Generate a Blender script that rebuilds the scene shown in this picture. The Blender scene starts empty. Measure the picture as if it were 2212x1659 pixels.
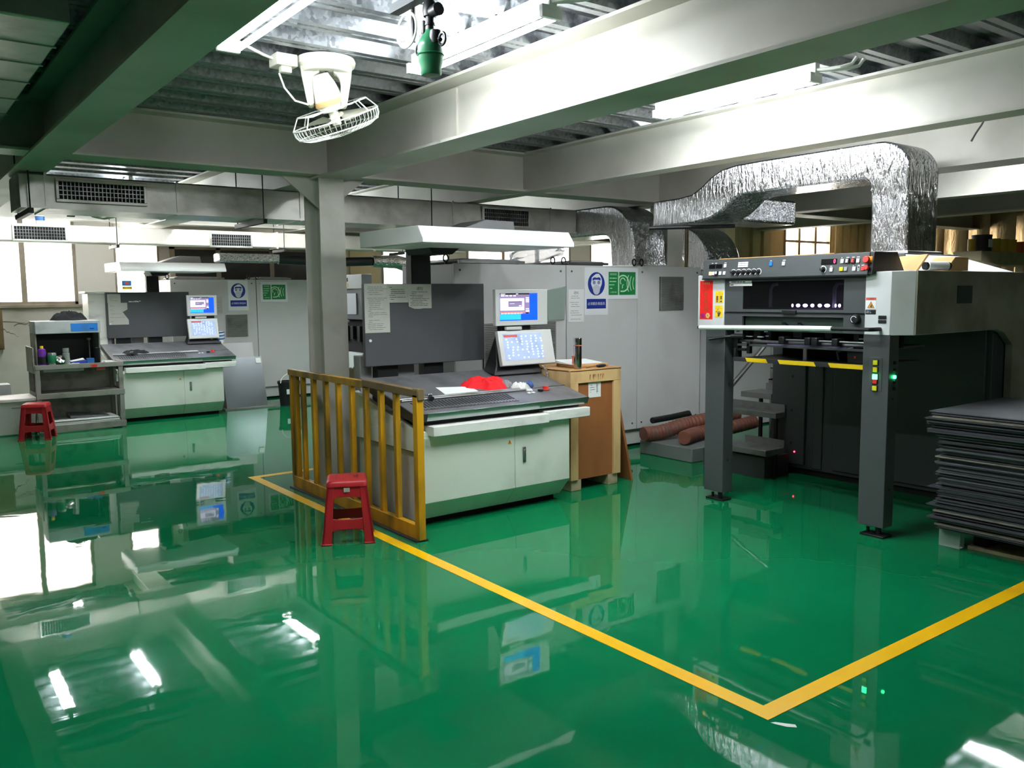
import bpy, bmesh, math, random
from mathutils import Vector, Matrix
random.seed(11)
SC = bpy.context.scene
COL = SC.collection
WORG = {}

# ------------------------------------------------------------------ helpers
class MB:
    def __init__(s): s.bm = bmesh.new()
    def poly(s, pts):
        return s.bm.faces.new([s.bm.verts.new(p) for p in pts])
    def hexa(s, p):
        v = [s.bm.verts.new(q) for q in p]
        for f in ((0,3,2,1),(4,5,6,7),(0,1,5,4),(1,2,6,5),(2,3,7,6),(3,0,4,7)):
            s.bm.faces.new([v[i] for i in f])
        return s
    def box(s, x0,x1,y0,y1,z0,z1):
        return s.hexa([(x0,y0,z0),(x1,y0,z0),(x1,y1,z0),(x0,y1,z0),(x0,y0,z1),(x1,y0,z1),(x1,y1,z1),(x0,y1,z1)])
    def prism(s, prof, axis, a, b):
        def P(p, t):
            return (t,p[0],p[1]) if axis=='x' else ((p[0],t,p[1]) if axis=='y' else (p[0],p[1],t))
        A=[s.bm.verts.new(P(p,a)) for p in prof]; B=[s.bm.verts.new(P(p,b)) for p in prof]
        n=len(prof)
        s.bm.faces.new(A); s.bm.faces.new(B[::-1])
        for i in range(n): s.bm.faces.new([A[i],B[i],B[(i+1)%n],A[(i+1)%n]])
        return s
    def ring(s, c, d, r, n, up=None):
        d=Vector(d).normalized()
        u=d.orthogonal().normalized() if up is None else (up-d*up.dot(d)).normalized()
        w=d.cross(u)
        return [s.bm.verts.new(Vector(c)+(u*math.cos(2*math.pi*i/n)+w*math.sin(2*math.pi*i/n))*r) for i in range(n)], u
    def skinrings(s, rings, cap=True, closed=False):
        n=len(rings[0])
        m=len(rings)
        for k in range(m if closed else m-1):
            a=rings[k]; b=rings[(k+1)%m]
            for i in range(n): s.bm.faces.new([a[i],a[(i+1)%n],b[(i+1)%n],b[i]])
        if cap and not closed:
            s.bm.faces.new(rings[0][::-1]); s.bm.faces.new(rings[-1])
        return s
    def cyl(s, p0, p1, r, r2=None, n=16):
        d=Vector(p1)-Vector(p0)
        a,u=s.ring(p0,d,r,n); b,_=s.ring(p1,d,r if r2 is None else r2,n,u)
        return s.skinrings([a,b])
    def tube(s, pts, r, n=8, closed=False, rr=None):
        P=[Vector(p) for p in pts]; m=len(P); rings=[]; u=None
        for i in range(m):
            if closed: d=P[(i+1)%m]-P[i-1]
            else: d=P[min(i+1,m-1)]-P[max(i-1,0)]
            rg,u=s.ring(P[i],d,rr[i] if rr else r,n,u)
            rings.append(rg)
        return s.skinrings(rings, True, closed)
    def lathe(s, c, prof, n=24, axis='z'):
        rings=[]
        for r,h in prof:
            r=max(r,1e-4); ring=[]
            for i in range(n):
                a=2*math.pi*i/n; ca,sa=math.cos(a)*r,math.sin(a)*r
                o=(ca,sa,h) if axis=='z' else ((h,ca,sa) if axis=='x' else (sa,h,ca))
                ring.append(s.bm.verts.new((c[0]+o[0],c[1]+o[1],c[2]+o[2])))
            rings.append(ring)
        return s.skinrings(rings)
    def ball(s, c, rx, ry=None, rz=None, n=14, m=8):
        ry=rx if ry is None else ry; rz=rx if rz is None else rz
        rings=[]
        for k in range(m+1):
            t=math.pi*k/m; q=max(math.sin(t),.002)
            rings.append([s.bm.verts.new((c[0]+rx*q*math.cos(2*math.pi*i/n),c[1]+ry*q*math.sin(2*math.pi*i/n),c[2]-rz*math.cos(t))) for i in range(n)])
        return s.skinrings(rings)
    def disc(s, o, X, Y, ru, rv, n=28, off=(0,0)):
        o=Vector(o);X=Vector(X);Y=Vector(Y)
        return s.poly([o+X*(off[0]+ru*math.cos(2*math.pi*i/n))+Y*(off[1]+rv*math.sin(2*math.pi*i/n)) for i in range(n)])
    def rect(s, o, X, Y, u0,u1,v0,v1):
        o=Vector(o);X=Vector(X);Y=Vector(Y)
        return s.poly([o+X*u0+Y*v0,o+X*u1+Y*v0,o+X*u1+Y*v1,o+X*u0+Y*v1])
    def pl(s, o, X, Y, pts):
        o=Vector(o);X=Vector(X);Y=Vector(Y)
        return s.poly([o+X*a+Y*b for a,b in pts])
    def arc(s, o, X, Y, c, r, w, a0, a1, n=18, sq=1.0):
        o=Vector(o);X=Vector(X);Y=Vector(Y)
        for i in range(n):
            q=[]
            for t,rad in ((i,r-w/2),(i,r+w/2),(i+1,r+w/2),(i+1,r-w/2)):
                a=math.radians(a0+(a1-a0)*t/n); q.append(o+X*(c[0]+rad*sq*math.cos(a))+Y*(c[1]+rad*math.sin(a)))
            s.poly(q)
        return s
    def text(s, body, size, o, X, Y, align='CENTER', ysc=1.0, bold=0.0, xsc=1.0):
        c=bpy.data.curves.new('tmp','FONT'); c.body=body; c.size=size; c.align_x=align; c.align_y='CENTER'; c.resolution_u=3; c.offset=bold
        ob=bpy.data.objects.new('tmp',c); COL.objects.link(ob)
        bpy.context.view_layer.update()
        me=bpy.data.meshes.new_from_object(ob.evaluated_get(bpy.context.evaluated_depsgraph_get()))
        X=Vector(X).normalized()*xsc;Y=Vector(Y).normalized()*ysc;Z=X.cross(Y).normalized();o=Vector(o)
        for v in me.vertices: v.co=o+X*v.co.x+Y*v.co.y+Z*v.co.z
        s.bm.from_mesh(me)
        bpy.data.objects.remove(ob); bpy.data.curves.remove(c); bpy.data.meshes.remove(me)
        return s
    def rot(s, c, ax, ang):
        bmesh.ops.rotate(s.bm, cent=Vector(c), matrix=Matrix.Rotation(ang,3,ax), verts=s.bm.verts[:]); return s
    def move(s, d):
        bmesh.ops.translate(s.bm, vec=Vector(d), verts=s.bm.verts[:]); return s
    def jitter(s, a, seed=1):
        R=random.Random(seed)
        for v in s.bm.verts: v.co+=Vector((R.uniform(-a,a),R.uniform(-a,a),R.uniform(-a,a)))
        return s

def build(name, mb, m, org, parent=None, bevel=0.0, smooth=35, fix=True, sub=0, bseg=2):
    bm=mb.bm
    if fix: bmesh.ops.recalc_face_normals(bm, faces=bm.faces[:])
    org=Vector(org)
    for v in bm.verts: v.co-=org
    me=bpy.data.meshes.new(name); bm.to_mesh(me); bm.free()
    me.materials.append(m)
    if smooth:
        me.shade_smooth(); me.set_sharp_from_angle(angle=math.radians(smooth))
    o=bpy.data.objects.new(name,me); COL.objects.link(o)
    if bevel:
        b=o.modifiers.new('bevel','BEVEL'); b.width=bevel; b.segments=bseg; b.limit_method='ANGLE'; b.angle_limit=math.radians(40)
    if sub:
        q=o.modifiers.new('sub','SUBSURF'); q.levels=sub; q.render_levels=sub
    if parent: o.parent=parent
    return o

def base_of(mb):
    vs=[v.co for v in mb.bm.verts]
    xs=[v.x for v in vs]; ys=[v.y for v in vs]; zs=[v.z for v in vs]
    return Vector(((min(xs)+max(xs))/2,(min(ys)+max(ys))/2,min(zs)))
def tag(o, label, cat, group=None, kind=None):
    if label: o['label']=label
    if cat: o['category']=cat
    if group: o['group']=group
    if kind: o['kind']=kind
    return o
def thing(name, label, cat, loc, group=None):
    o=bpy.data.objects.new(name,None); COL.objects.link(o); o.empty_display_size=.1; o.location=loc
    tag(o,label,cat,group); WORG[o.name]=Vector(loc); return o
def part(name, mb, m, parent, label=None, **k):
    org=WORG[parent.name]
    o=build(name,mb,m,org,parent,**k); WORG[o.name]=org
    if label: o['label']=label
    return o
def solo(name, mb, m, label, cat, group=None, **k):
    b=base_of(mb); o=build(name,mb,m,b,**k); o.location=b; WORG[o.name]=b
    return tag(o,label,cat,group)
def struct(name, mb, m, label, cat, **k):
    o=solo(name,mb,m,label,cat,**k); o['kind']='structure'; return o
def dup(root, loc, rz=0, label=None, group=None, cat=None):
    r=root.copy(); COL.objects.link(r); r.location=loc; r.rotation_euler=(0,0,rz)
    if label: r['label']=label
    if group: r['group']=group
    for ch in list(root.children):
        c=ch.copy(); COL.objects.link(c); c.parent=r
        for g in list(ch.children):
            d=g.copy(); COL.objects.link(d); d.parent=c
    return r

# ------------------------------------------------------------------ materials
def lin(c):
    c=c/255.0
    return c/12.92 if c<=0.04045 else ((c+0.055)/1.055)**2.4
def rgb(t): return (lin(t[0]),lin(t[1]),lin(t[2]),1.0)
def pm(name, col, rough=.5, metal=0.0, dirt=None, damt=.6, dscale=2.0, dlo=.5, dhi=.75, bump=0.0, bscale=40.0, bstretch=(1,1,1), coat=0.0, emis=None, estr=0.0, trans=0.0, ior=1.45, alpha=1.0, rvar=0.0, spec=.5, bdist=.01, bdetail=4, dstretch=(1,1,1)):
    m=bpy.data.materials.new(name); m.use_nodes=True
    nt=m.node_tree; N=nt.nodes; L=nt.links; p=N['Principled BSDF']
    p.inputs['Base Color'].default_value=rgb(col); p.inputs['Roughness'].default_value=rough; p.inputs['Metallic'].default_value=metal
    p.inputs['Specular IOR Level'].default_value=spec; p.inputs['IOR'].default_value=ior
    if coat: p.inputs['Coat Weight'].default_value=coat; p.inputs['Coat Roughness'].default_value=.05
    if emis: p.inputs['Emission Color'].default_value=rgb(emis); p.inputs['Emission Strength'].default_value=estr
    if trans: p.inputs['Transmission Weight'].default_value=trans
    if alpha<1: p.inputs['Alpha'].default_value=alpha
    tc=N.new('ShaderNodeTexCoord')
    def noise(sc,st,det):
        mp=N.new('ShaderNodeMapping'); mp.inputs['Scale'].default_value=st
        L.new(tc.outputs['Object'],mp.inputs['Vector'])
        n=N.new('ShaderNodeTexNoise'); n.inputs['Scale'].default_value=sc; n.inputs['Detail'].default_value=det
        L.new(mp.outputs['Vector'],n.inputs['Vector']); return n
    if dirt or rvar:
        n=noise(dscale,dstretch,6)
        if dirt:
            r=N.new('ShaderNodeMapRange'); r.inputs['From Min'].default_value=dlo; r.inputs['From Max'].default_value=dhi; r.inputs['To Max'].default_value=damt
            L.new(n.outputs['Fac'],r.inputs['Value'])
            mx=N.new('ShaderNodeMix'); mx.data_type='RGBA'
            L.new(r.outputs['Result'],mx.inputs['Factor']); mx.inputs['A'].default_value=rgb(col); mx.inputs['B'].default_value=rgb(dirt)
            L.new(mx.outputs['Result'],p.inputs['Base Color'])
        if rvar:
            r2=N.new('ShaderNodeMapRange'); r2.inputs['From Min'].default_value=.3; r2.inputs['From Max'].default_value=.7
            r2.inputs['To Min'].default_value=max(rough-rvar,.02); r2.inputs['To Max'].default_value=rough+rvar
            L.new(n.outputs['Fac'],r2.inputs['Value']); L.new(r2.outputs['Result'],p.inputs['Roughness'])
    if bump:
        n=noise(bscale,bstretch,bdetail)
        b=N.new('ShaderNodeBump'); b.inputs['Strength'].default_value=bump; b.inputs['Distance'].default_value=bdist
        L.new(n.outputs['Fac'],b.inputs['Height']); L.new(b.outputs['Normal'],p.inputs['Normal'])
    return m

M={}
def foil(name, col, rough, st, sc=9.0, strength=.8):
    m=pm(name,col,rough,1.0)
    nt=m.node_tree;N=nt.nodes;L=nt.links;p=N['Principled BSDF']
    tc=N.new('ShaderNodeTexCoord')
    def nz(scale,stretch,det,dist):
        mp=N.new('ShaderNodeMapping'); mp.inputs['Scale'].default_value=stretch; L.new(tc.outputs['Object'],mp.inputs['Vector'])
        n=N.new('ShaderNodeTexNoise'); n.inputs['Scale'].default_value=scale; n.inputs['Detail'].default_value=det; n.inputs['Distortion'].default_value=dist*.5
        L.new(mp.outputs['Vector'],n.inputs['Vector']); return n
    a=nz(sc,st,3,1.2); b=nz(sc*3.2,st,2,.6)
    ad=N.new('ShaderNodeMath'); ad.operation='MULTIPLY_ADD'; L.new(b.outputs['Fac'],ad.inputs[0]); ad.inputs[1].default_value=.35; L.new(a.outputs['Fac'],ad.inputs[2])
    bp=N.new('ShaderNodeBump'); bp.inputs['Strength'].default_value=strength; bp.inputs['Distance'].default_value=.03
    L.new(ad.outputs['Value'],bp.inputs['Height']); L.new(bp.outputs['Normal'],p.inputs['Normal'])
    return m

def mats():
    M['beam']=pm('beam_paint',(196,194,184),.5,dirt=(150,146,132),damt=.5,dscale=1.2,rvar=.08,dlo=.45)
    M['column']=pm('column_paint',(205,203,192),.5,dirt=(150,142,122),damt=.6,dscale=2.2,dlo=.5,dhi=.8)
    M['plaster']=pm('wall_plaster',(214,208,196),.85,dirt=(140,132,116),damt=.6,dscale=.9,bump=.2,bscale=30)
    M['cream']=pm('cream_panel',(222,198,160),.7,dirt=(170,140,100),damt=.5,dscale=1.2)
    M['darkpane']=pm('dark_panel',(40,40,38),.35,dirt=(70,66,58),damt=.5,dscale=2)
    M['alu']=pm('window_aluminium',(150,138,120),.5,.2,dirt=(90,78,60),damt=.6,dscale=3)
    M['galv']=pm('galvanised_duct',(204,202,196),.38,.75,dirt=(110,108,98),damt=.6,dscale=3.5,bump=.25,bscale=8,bdist=.02)
    M['galvw']=pm('duct_wrap_white',(226,218,206),.5,.25,dirt=(150,140,124),damt=.6,dscale=2.5,bump=.35,bscale=7,bdist=.02)
    M['foil']=foil('duct_foil',(200,200,204),.13,(1.4,.4,1),20,.8)
    M['foilv']=foil('duct_foil_upright',(200,200,204),.13,(.8,1.7,.3),22,.8)
    M['foilwall']=foil('insulation_foil',(186,164,126),.4,(1,1,.5),6,.5)
    M['cab']=pm('cabinet_grey',(205,205,203),.42,dirt=(165,163,155),damt=.55,dscale=1.4,dlo=.5,dhi=.85)
    M['cabside']=pm('cabinet_side_grey',(140,141,142),.45,dirt=(110,110,110),damt=.5,dscale=2)
    M['consw']=pm('console_white',(214,220,206),.38,dirt=(160,164,148),damt=.55,dscale=2.0,dlo=.5,dhi=.8)
    M['conswt']=pm('console_tray_white',(226,228,220),.4,dirt=(120,118,108),damt=.5,dscale=3.5,dlo=.55,dhi=.8,dstretch=(1,1,3))
    M['hood']=pm('hood_white',(232,234,232),.35)
    M['desk']=pm('desk_dark_steel',(122,122,125),.42,.4,dirt=(86,86,88),damt=.7,dscale=4,rvar=.1)
    M['deskrim']=pm('desk_rim_steel',(150,160,156),.2,.85)
    M['deskedge']=pm('desk_edge_black',(48,49,52),.45)
    M['board']=pm('board_charcoal',(78,79,82),.45,dirt=(96,96,98),damt=.6,dscale=1.0,dlo=.4)
    M['black']=pm('black_plastic',(20,21,23),.45)
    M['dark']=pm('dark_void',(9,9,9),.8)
    M['gunmetal']=pm('press_charcoal',(72,76,77),.42,dirt=(56,58,58),damt=.5,dscale=2.5)
    M['presswhite']=pm('press_white',(208,212,212),.4,dirt=(170,168,156),damt=.4,dscale=2)
    M['pressagedshade']=pm('press_aged_shade',(146,144,126),.5,dirt=(92,86,64),damt=.8,dscale=2.2,dlo=.4,dhi=.7)  # aged and grimy white, colour also darkened to imitate the side's shade
    M['pressdark']=pm('press_body_dark',(58,62,62),.5)
    M['recess']=pm('press_recess_green',(46,60,52),.5)
    M['steel']=pm('bare_steel',(150,150,148),.35,.9,dirt=(90,88,80),damt=.6,dscale=6)
    M['steeld']=pm('tread_steel',(128,130,128),.5,.6,dirt=(80,80,76),damt=.7,dscale=6)
    M['chrome']=pm('chrome',(225,225,225),.12,1.0)
    M['yellow']=pm('fence_yellow',(205,150,20),.45,dirt=(96,78,26),damt=.85,dscale=4.5,dlo=.42,dhi=.66,dstretch=(1,1,.35))
    M['rust']=pm('fence_worn_rail',(120,100,66),.6,.2,dirt=(80,64,40),damt=.8,dscale=6)
    M['line']=pm('line_yellow',(255,196,0),.28,dirt=(228,168,0),damt=.4,dscale=3,coat=.3)
    M['red']=pm('stool_red',(172,34,40),.36,dirt=(140,30,36),damt=.5,dscale=5,spec=.5)
    M['cloth_red']=pm('red_cloth',(222,20,28),.85,bump=.3,bscale=60)
    M['cloth_black']=pm('black_cloth',(26,27,29),.9,bump=.3,bscale=40)
    M['cloth_white']=pm('white_cloth',(225,225,220),.9,dirt=(160,160,158),damt=.7,dscale=14)
    M['cloth_grey']=pm('grey_cloth',(140,140,142),.9,dirt=(90,90,92),damt=.7,dscale=14)
    M['paper']=pm('paper_white',(232,233,230),.8)
    M['paperg']=pm('paper_grey',(190,190,180),.8,dirt=(160,158,146),damt=.6,dscale=5)
    M['ink']=pm('print_ink',(70,70,70),.8)
    M['inkl']=pm('print_ink_pale',(120,120,116),.8)
    M['blue']=pm('sign_blue',(14,44,140),.5)
    M['green']=pm('sign_green',(0,130,62),.5)
    M['signw']=pm('sign_white',(232,234,236),.5)
    M['signg']=pm('sign_pale_green',(196,236,196),.5)
    M['signgr']=pm('sign_grey',(130,140,176),.5)
    M['posterred']=pm('poster_red',(232,24,22),.5,dirt=(240,70,50),damt=.6,dscale=60)
    M['gold']=pm('poster_gold',(128,82,30),.45)
    M['goldl']=pm('poster_gold_light',(240,210,120),.45)
    M['magenta']=pm('poster_magenta',(190,40,130),.5)
    M['sticky']=pm('sticker_yellow',(246,206,20),.5)
    M['orange']=pm('sticker_orange',(236,150,30),.5)
    M['salmon']=pm('sticker_red',(206,88,72),.5)
    M['pine']=pm('pine_wood',(206,172,118),.7,dirt=(140,108,62),damt=.7,dscale=5,dstretch=(1,1,.4),bump=.15,bscale=30)
    M['ply']=pm('plywood_brown',(148,92,48),.65,dirt=(118,70,36),damt=.7,dscale=5,dstretch=(1,1,.25),bump=.1,bscale=30)
    M['plyl']=pm('plywood_light',(186,142,92),.65,dirt=(150,110,66),damt=.6,dscale=6)
    M['card']=pm('cardboard',(206,164,110),.8,dirt=(180,140,90),damt=.4,dscale=4)
    M['hose']=pm('hose_brown',(120,72,56),.55,dirt=(90,84,78),damt=.8,dscale=7)
    M['concrete']=pm('plinth_grey',(110,116,112),.6,dirt=(80,84,80),damt=.5,dscale=5)
    M['cream_plastic']=pm('cream_plastic',(232,230,216),.4)
    M['white_plastic']=pm('white_plastic',(238,238,232),.4)
    M['bin']=pm('bin_white',(214,208,200),.5,dirt=(160,140,120),damt=.6,dscale=4)
    M['trapgreen']=pm('bowl_green',(40,122,82),.35)
    M['zinc']=pm('zinc_sheet',(138,144,146),.3,.85,dirt=(120,126,126),damt=.5,dscale=1.5)
    M['sheet']=pm('board_sheet_grey',(88,90,94),.6,dirt=(60,62,66),damt=.7,dscale=5)
    M['sheet2']=pm('board_sheet_dark',(62,64,68),.6,dirt=(110,104,92),damt=.5,dscale=9,dlo=.6)
    M['sheet3']=pm('board_sheet_torn',(120,116,104),.7,dirt=(70,70,70),damt=.8,dscale=9)
    M['pallet']=pm('pallet_wood',(176,160,128),.8,dirt=(110,96,70),damt=.7,dscale=8)
    M['film']=pm('plastic_film',(170,190,178),.15,alpha=.45)
    M['sack']=pm('plastic_sack',(214,218,222),.3,alpha=.75,bump=.8,bscale=9,bdist=.03)
    M['shelfsteel']=pm('trolley_steel',(148,146,136),.5,.3,dirt=(70,68,60),damt=.7,dscale=5)
    M['boxgrey']=pm('light_box_grey',(168,172,170),.5,dirt=(120,122,118),damt=.6,dscale=5)
    M['blabel']=pm('label_blue',(40,120,196),.4,dirt=(70,100,130),damt=.8,dscale=10)
    M['purple']=pm('bottle_purple',(110,50,150),.3)
    M['canister']=pm('canister_silver',(190,196,190),.25,.7)
    M['bluefile']=pm('file_blue',(50,70,170),.5)
    M['cupblue']=pm('cup_blue',(50,100,160),.4)
    M['bucket']=pm('bucket_black',(24,26,28),.4)
    M['yjar']=pm('jar_yellow',(206,168,40),.4)
    M['ojar']=pm('jar_orange',(214,110,70),.4)
    M['rubberblue']=pm('edge_blue',(60,90,150),.6)
    M['thermos']=pm('thermos_steel',(180,170,164),.16,1.0)
    M['rackcream']=pm('rack_cream',(196,184,150),.6,dirt=(140,124,90),damt=.6,dscale=3)
    M['btn_w']=pm('button_white',(228,230,232),.4)
    M['btn_o']=pm('button_amber',(250,206,120),.4,emis=(250,206,120),estr=.6)
    M['btn_b']=pm('button_blue',(30,120,230),.4)
    M['btn_r']=pm('button_red',(216,52,44),.4)
    M['btn_y']=pm('button_yellow',(222,216,30),.4)
    M['btn_g']=pm('button_grey',(150,152,156),.4)
    M['led_r']=pm('digit_red',(255,30,60),.4,emis=(255,40,70),estr=5)
    M['led_g']=pm('lamp_green',(60,255,150),.4,emis=(50,255,140),estr=6)
    M['uv']=pm('uv_lamp',(220,200,255),.4,emis=(206,176,255),estr=7)
    M['smoked']=pm('smoked_pane',(16,17,20),.08,alpha=.55)
    M['lilac']=pm('lilac_light',(150,140,190),.4)
    M['screen_blue']=pm('screen_blue',(10,70,230),.3,emis=(10,80,255),estr=0.35)
    M['screen_cyan']=pm('screen_cyan',(40,150,245),.3,emis=(40,160,250),estr=0.4)
    M['screen_lilac']=pm('screen_lilac',(220,205,235),.3,emis=(224,208,238),estr=0.36)
    M['screen_grey']=pm('screen_grey',(130,115,150),.3,emis=(136,120,155),estr=0.22)
    M['screen_orange']=pm('screen_orange',(240,120,80),.3,emis=(245,120,80),estr=0.32)
    M['screen_black']=pm('screen_black',(10,10,14),.2)
    M['screen_blur']=pm('screen_blur',(150,165,195),.25,emis=(150,168,205),estr=0.2,dirt=(110,125,155),damt=.9,dscale=9)
    M['screen_pale']=pm('screen_pale',(190,200,225),.3,emis=(195,205,230),estr=.26)
    M['crackgrey']=pm('crack_grey',(112,104,92),.9)
    M['louvre']=pm('louvre_grey',(158,158,152),.5,.2,dirt=(70,68,62),damt=.8,dscale=4)
    M['screen_white']=pm('screen_white',(240,246,255),.3,emis=(235,242,255),estr=0.42)
    M['bezel']=pm('bezel_silver',(206,208,204),.35,.2)
    M['tubeglow']=pm('tube_glow',(255,255,255),.4,emis=(244,250,255),estr=LAMP)
    M['daylight']=pm('frosted_daylight',(255,255,255),.4,emis=(255,250,240),estr=DAY)
    # striped barrier bar
    m=pm('hazard_stripes',(240,190,10),.5); nt=m.node_tree;N=nt.nodes;L=nt.links;p=N['Principled BSDF']
    tc=N.new('ShaderNodeTexCoord'); w=N.new('ShaderNodeTexWave'); w.bands_direction='DIAGONAL'; w.inputs['Scale'].default_value=1.05; w.inputs['Phase Offset'].default_value=1.0
    mp=N.new('ShaderNodeMapping'); mp.inputs['Scale'].default_value=(0,1.6,1.0); L.new(tc.outputs['Object'],mp.inputs['Vector']); L.new(mp.outputs['Vector'],w.inputs['Vector'])
    r=N.new('ShaderNodeMath'); r.operation='GREATER_THAN'; r.inputs[1].default_value=.4; L.new(w.outputs['Fac'],r.inputs[0])
    mx=N.new('ShaderNodeMix'); mx.data_type='RGBA'; mx.inputs['A'].default_value=rgb((40,40,44)); mx.inputs['B'].default_value=rgb((244,196,12)); L.new(r.outputs['Value'],mx.inputs['Factor']); L.new(mx.outputs['Result'],p.inputs['Base Color'])
    M['hazard']=m
    # corrugated deck: galvanised spangle
    m=pm('deck_galvanised',(120,124,128),.38,.85); nt=m.node_tree;N=nt.nodes;L=nt.links;p=N['Principled BSDF']
    tc=N.new('ShaderNodeTexCoord'); v=N.new('ShaderNodeTexVoronoi'); v.inputs['Scale'].default_value=45; L.new(tc.outputs['Object'],v.inputs['Vector'])
    mr=N.new('ShaderNodeMapRange'); mr.inputs['To Min'].default_value=.28; mr.inputs['To Max'].default_value=.55; L.new(v.outputs['Color'],mr.inputs['Value']); L.new(mr.outputs['Result'],p.inputs['Roughness'])
    mc=N.new('ShaderNodeMix'); mc.data_type='RGBA'; mc.inputs['A'].default_value=rgb((96,100,104)); mc.inputs['B'].default_value=rgb((150,154,158)); L.new(v.outputs['Color'],mc.inputs['Factor']); L.new(mc.outputs['Result'],p.inputs['Base Color'])
    M['deck']=m
    # glossy epoxy floor
    m=pm('epoxy_green',(0,140,84),.05,spec=.36); nt=m.node_tree;N=nt.nodes;L=nt.links;p=N['Principled BSDF']
    tc=N.new('ShaderNodeTexCoord')
    n=N.new('ShaderNodeTexNoise'); n.inputs['Scale'].default_value=.8; n.inputs['Detail'].default_value=5; L.new(tc.outputs['Object'],n.inputs['Vector'])
    mc=N.new('ShaderNodeMix'); mc.data_type='RGBA'; mc.inputs['A'].default_value=rgb(FLOORA); mc.inputs['B'].default_value=rgb(FLOORB); L.new(n.outputs['Fac'],mc.inputs['Factor']); L.new(mc.outputs['Result'],p.inputs['Base Color'])
    n2=N.new('ShaderNodeTexNoise'); n2.inputs['Scale'].default_value=2.2; n2.inputs['Detail'].default_value=2.5; n2.inputs['Distortion'].default_value=.5; L.new(tc.outputs['Object'],n2.inputs['Vector'])
    b=N.new('ShaderNodeBump'); b.inputs['Strength'].default_value=.10; b.inputs['Distance'].default_value=.01; L.new(n2.outputs['Fac'],b.inputs['Height']); L.new(b.outputs['Normal'],p.inputs['Normal'])
    n3=N.new('ShaderNodeTexNoise'); n3.inputs['Scale'].default_value=1.4; n3.inputs['Detail'].default_value=6; L.new(tc.outputs['Object'],n3.inputs['Vector'])
    mr=N.new('ShaderNodeMapRange'); mr.inputs['From Min'].default_value=.35; mr.inputs['From Max'].default_value=.75; mr.inputs['To Min'].default_value=.012; mr.inputs['To Max'].default_value=.05; L.new(n3.outputs['Fac'],mr.inputs['Value']); L.new(mr.outputs['Result'],p.inputs['Roughness'])
    M['floor']=m

LAMP=34.0; DAY=3.2; EXPO=1.62
FLOORA=(8,102,60); FLOORB=(10,122,74)
mats()
XP=Vector((1,0,0)); ZP=Vector((0,0,1)); YN=Vector((0,-1,0)); YP=Vector((0,1,0))
def fy(x,y,z): return ((x,y,z),XP,ZP)     # plane facing -y
def fx(x,y,z): return ((x,y,z),YN,ZP)     # plane facing -x
# ------------------------------------------------------------------ building shell
X0,X1,Y0,Y1=-4.0,20.0,-3.5,15.6
CEIL=3.2
f=MB(); f.poly([(X0,Y0,0),(X1,Y0,0),(X1,Y1,0),(X0,Y1,0)])
struct('floor',f,M['floor'],'glossy green epoxy floor of the press room','floor',smooth=0)
# yellow floor marking (L-shaped, thin paint film)
w=.088
lp=[(2.74,2.03),(12.0,2.03),(12.0,2.03+w),(2.74+w,2.03+w),(2.74+w,8.10-w),(6.2,8.10-w),(6.2,8.10),(2.74,8.10)]
m=MB(); m.prism([(x+.085,y) for x,y in lp],'z',.0005,.0018)
struct('floor_marking_line',m,M['line'],'bright yellow walkway line painted on the green floor','floor line',smooth=0)
m=MB(); m.prism([(2.816,2.012),(2.836,2.002),(2.86,1.968),(2.882,1.94),(2.868,1.922),(2.84,1.95),(2.822,1.99)],'z',.0004,.0012)
solo('paint_chip_mark',m,M['paper'],'pale scuff mark on the floor beside the yellow corner','floor mark',smooth=0)
# corrugated deck ceiling: ribs run along x
d=MB(); prof=[]
P=.36; y=-3.6
while y<15.7:
    a=y+.03
    for dy,z in ((0,0),(.05,0),(.056,.012),(.068,.012),(.074,0),(.125,0),(.15,.07),(.21,.07),(.225,.064),(.27,.064),(.285,.07),(.335,.07)):
        prof.append((a+dy,CEIL+z))
    y+=P
A=[d.bm.verts.new((X0,p[0],p[1])) for p in prof]; B=[d.bm.verts.new((X1,p[0],p[1])) for p in prof]
for i in range(len(prof)-1): d.bm.faces.new([A[i],A[i+1],B[i+1],B[i]])
top=[d.bm.verts.new(q) for q in ((X0,prof[0][0],CEIL+.14),(X0,prof[-1][0],CEIL+.14),(X1,prof[-1][0],CEIL+.14),(X1,prof[0][0],CEIL+.14))]
d.bm.faces.new(top)
struct('ceiling',d,M['deck'],'galvanised corrugated steel deck ceiling','ceiling',smooth=0)

def ibeam(axis,c,a,b,bf,z0,z1,label,tf=.018,tw=.012):
    h=bf/2;q=tw/2
    pr=[(c-h,z0),(c+h,z0),(c+h,z0+tf),(c+q,z0+tf),(c+q,z1-tf),(c+h,z1-tf),(c+h,z1),(c-h,z1),(c-h,z1-tf),(c-q,z1-tf),(c-q,z0+tf),(c-h,z0+tf)]
    m=MB(); m.prism(pr,'y' if axis=='y' else 'x',a,b)
    return struct('steel_beam',m,M['beam'],label,'beam',smooth=0)
ibeam('y',1.10,Y0,Y1,.26,2.80,CEIL,'grey steel beam nearest the dark ceiling corner, left of the fan')
bm1=ibeam('y',3.32,Y0,Y1,.33,2.785,CEIL,'wide grey steel beam resting on the column behind the yellow railing')
ibeam('y',5.52,Y0,Y1,.20,2.80,CEIL,'grey steel beam crossing above the foil duct over the press')
ibeam('y',7.56,Y0,Y1,.38,2.80,CEIL,'grey steel beam running behind the upright foil duct')
ibeam('y',9.85,Y0,Y1,.25,2.80,CEIL,'brightly lit steel beam beyond the upright foil duct')
ibeam('y',12.2,Y0,Y1,.25,2.80,CEIL,'distant steel beam over the far right of the hall')
ibeam('y',-1.2,Y0,Y1,.26,2.80,CEIL,'steel beam beyond the left edge of the hall')
ibeam('x',7.12,X0,X1,.30,2.81,CEIL-.002,'grey cross beam meeting the column behind the yellow railing')
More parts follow.
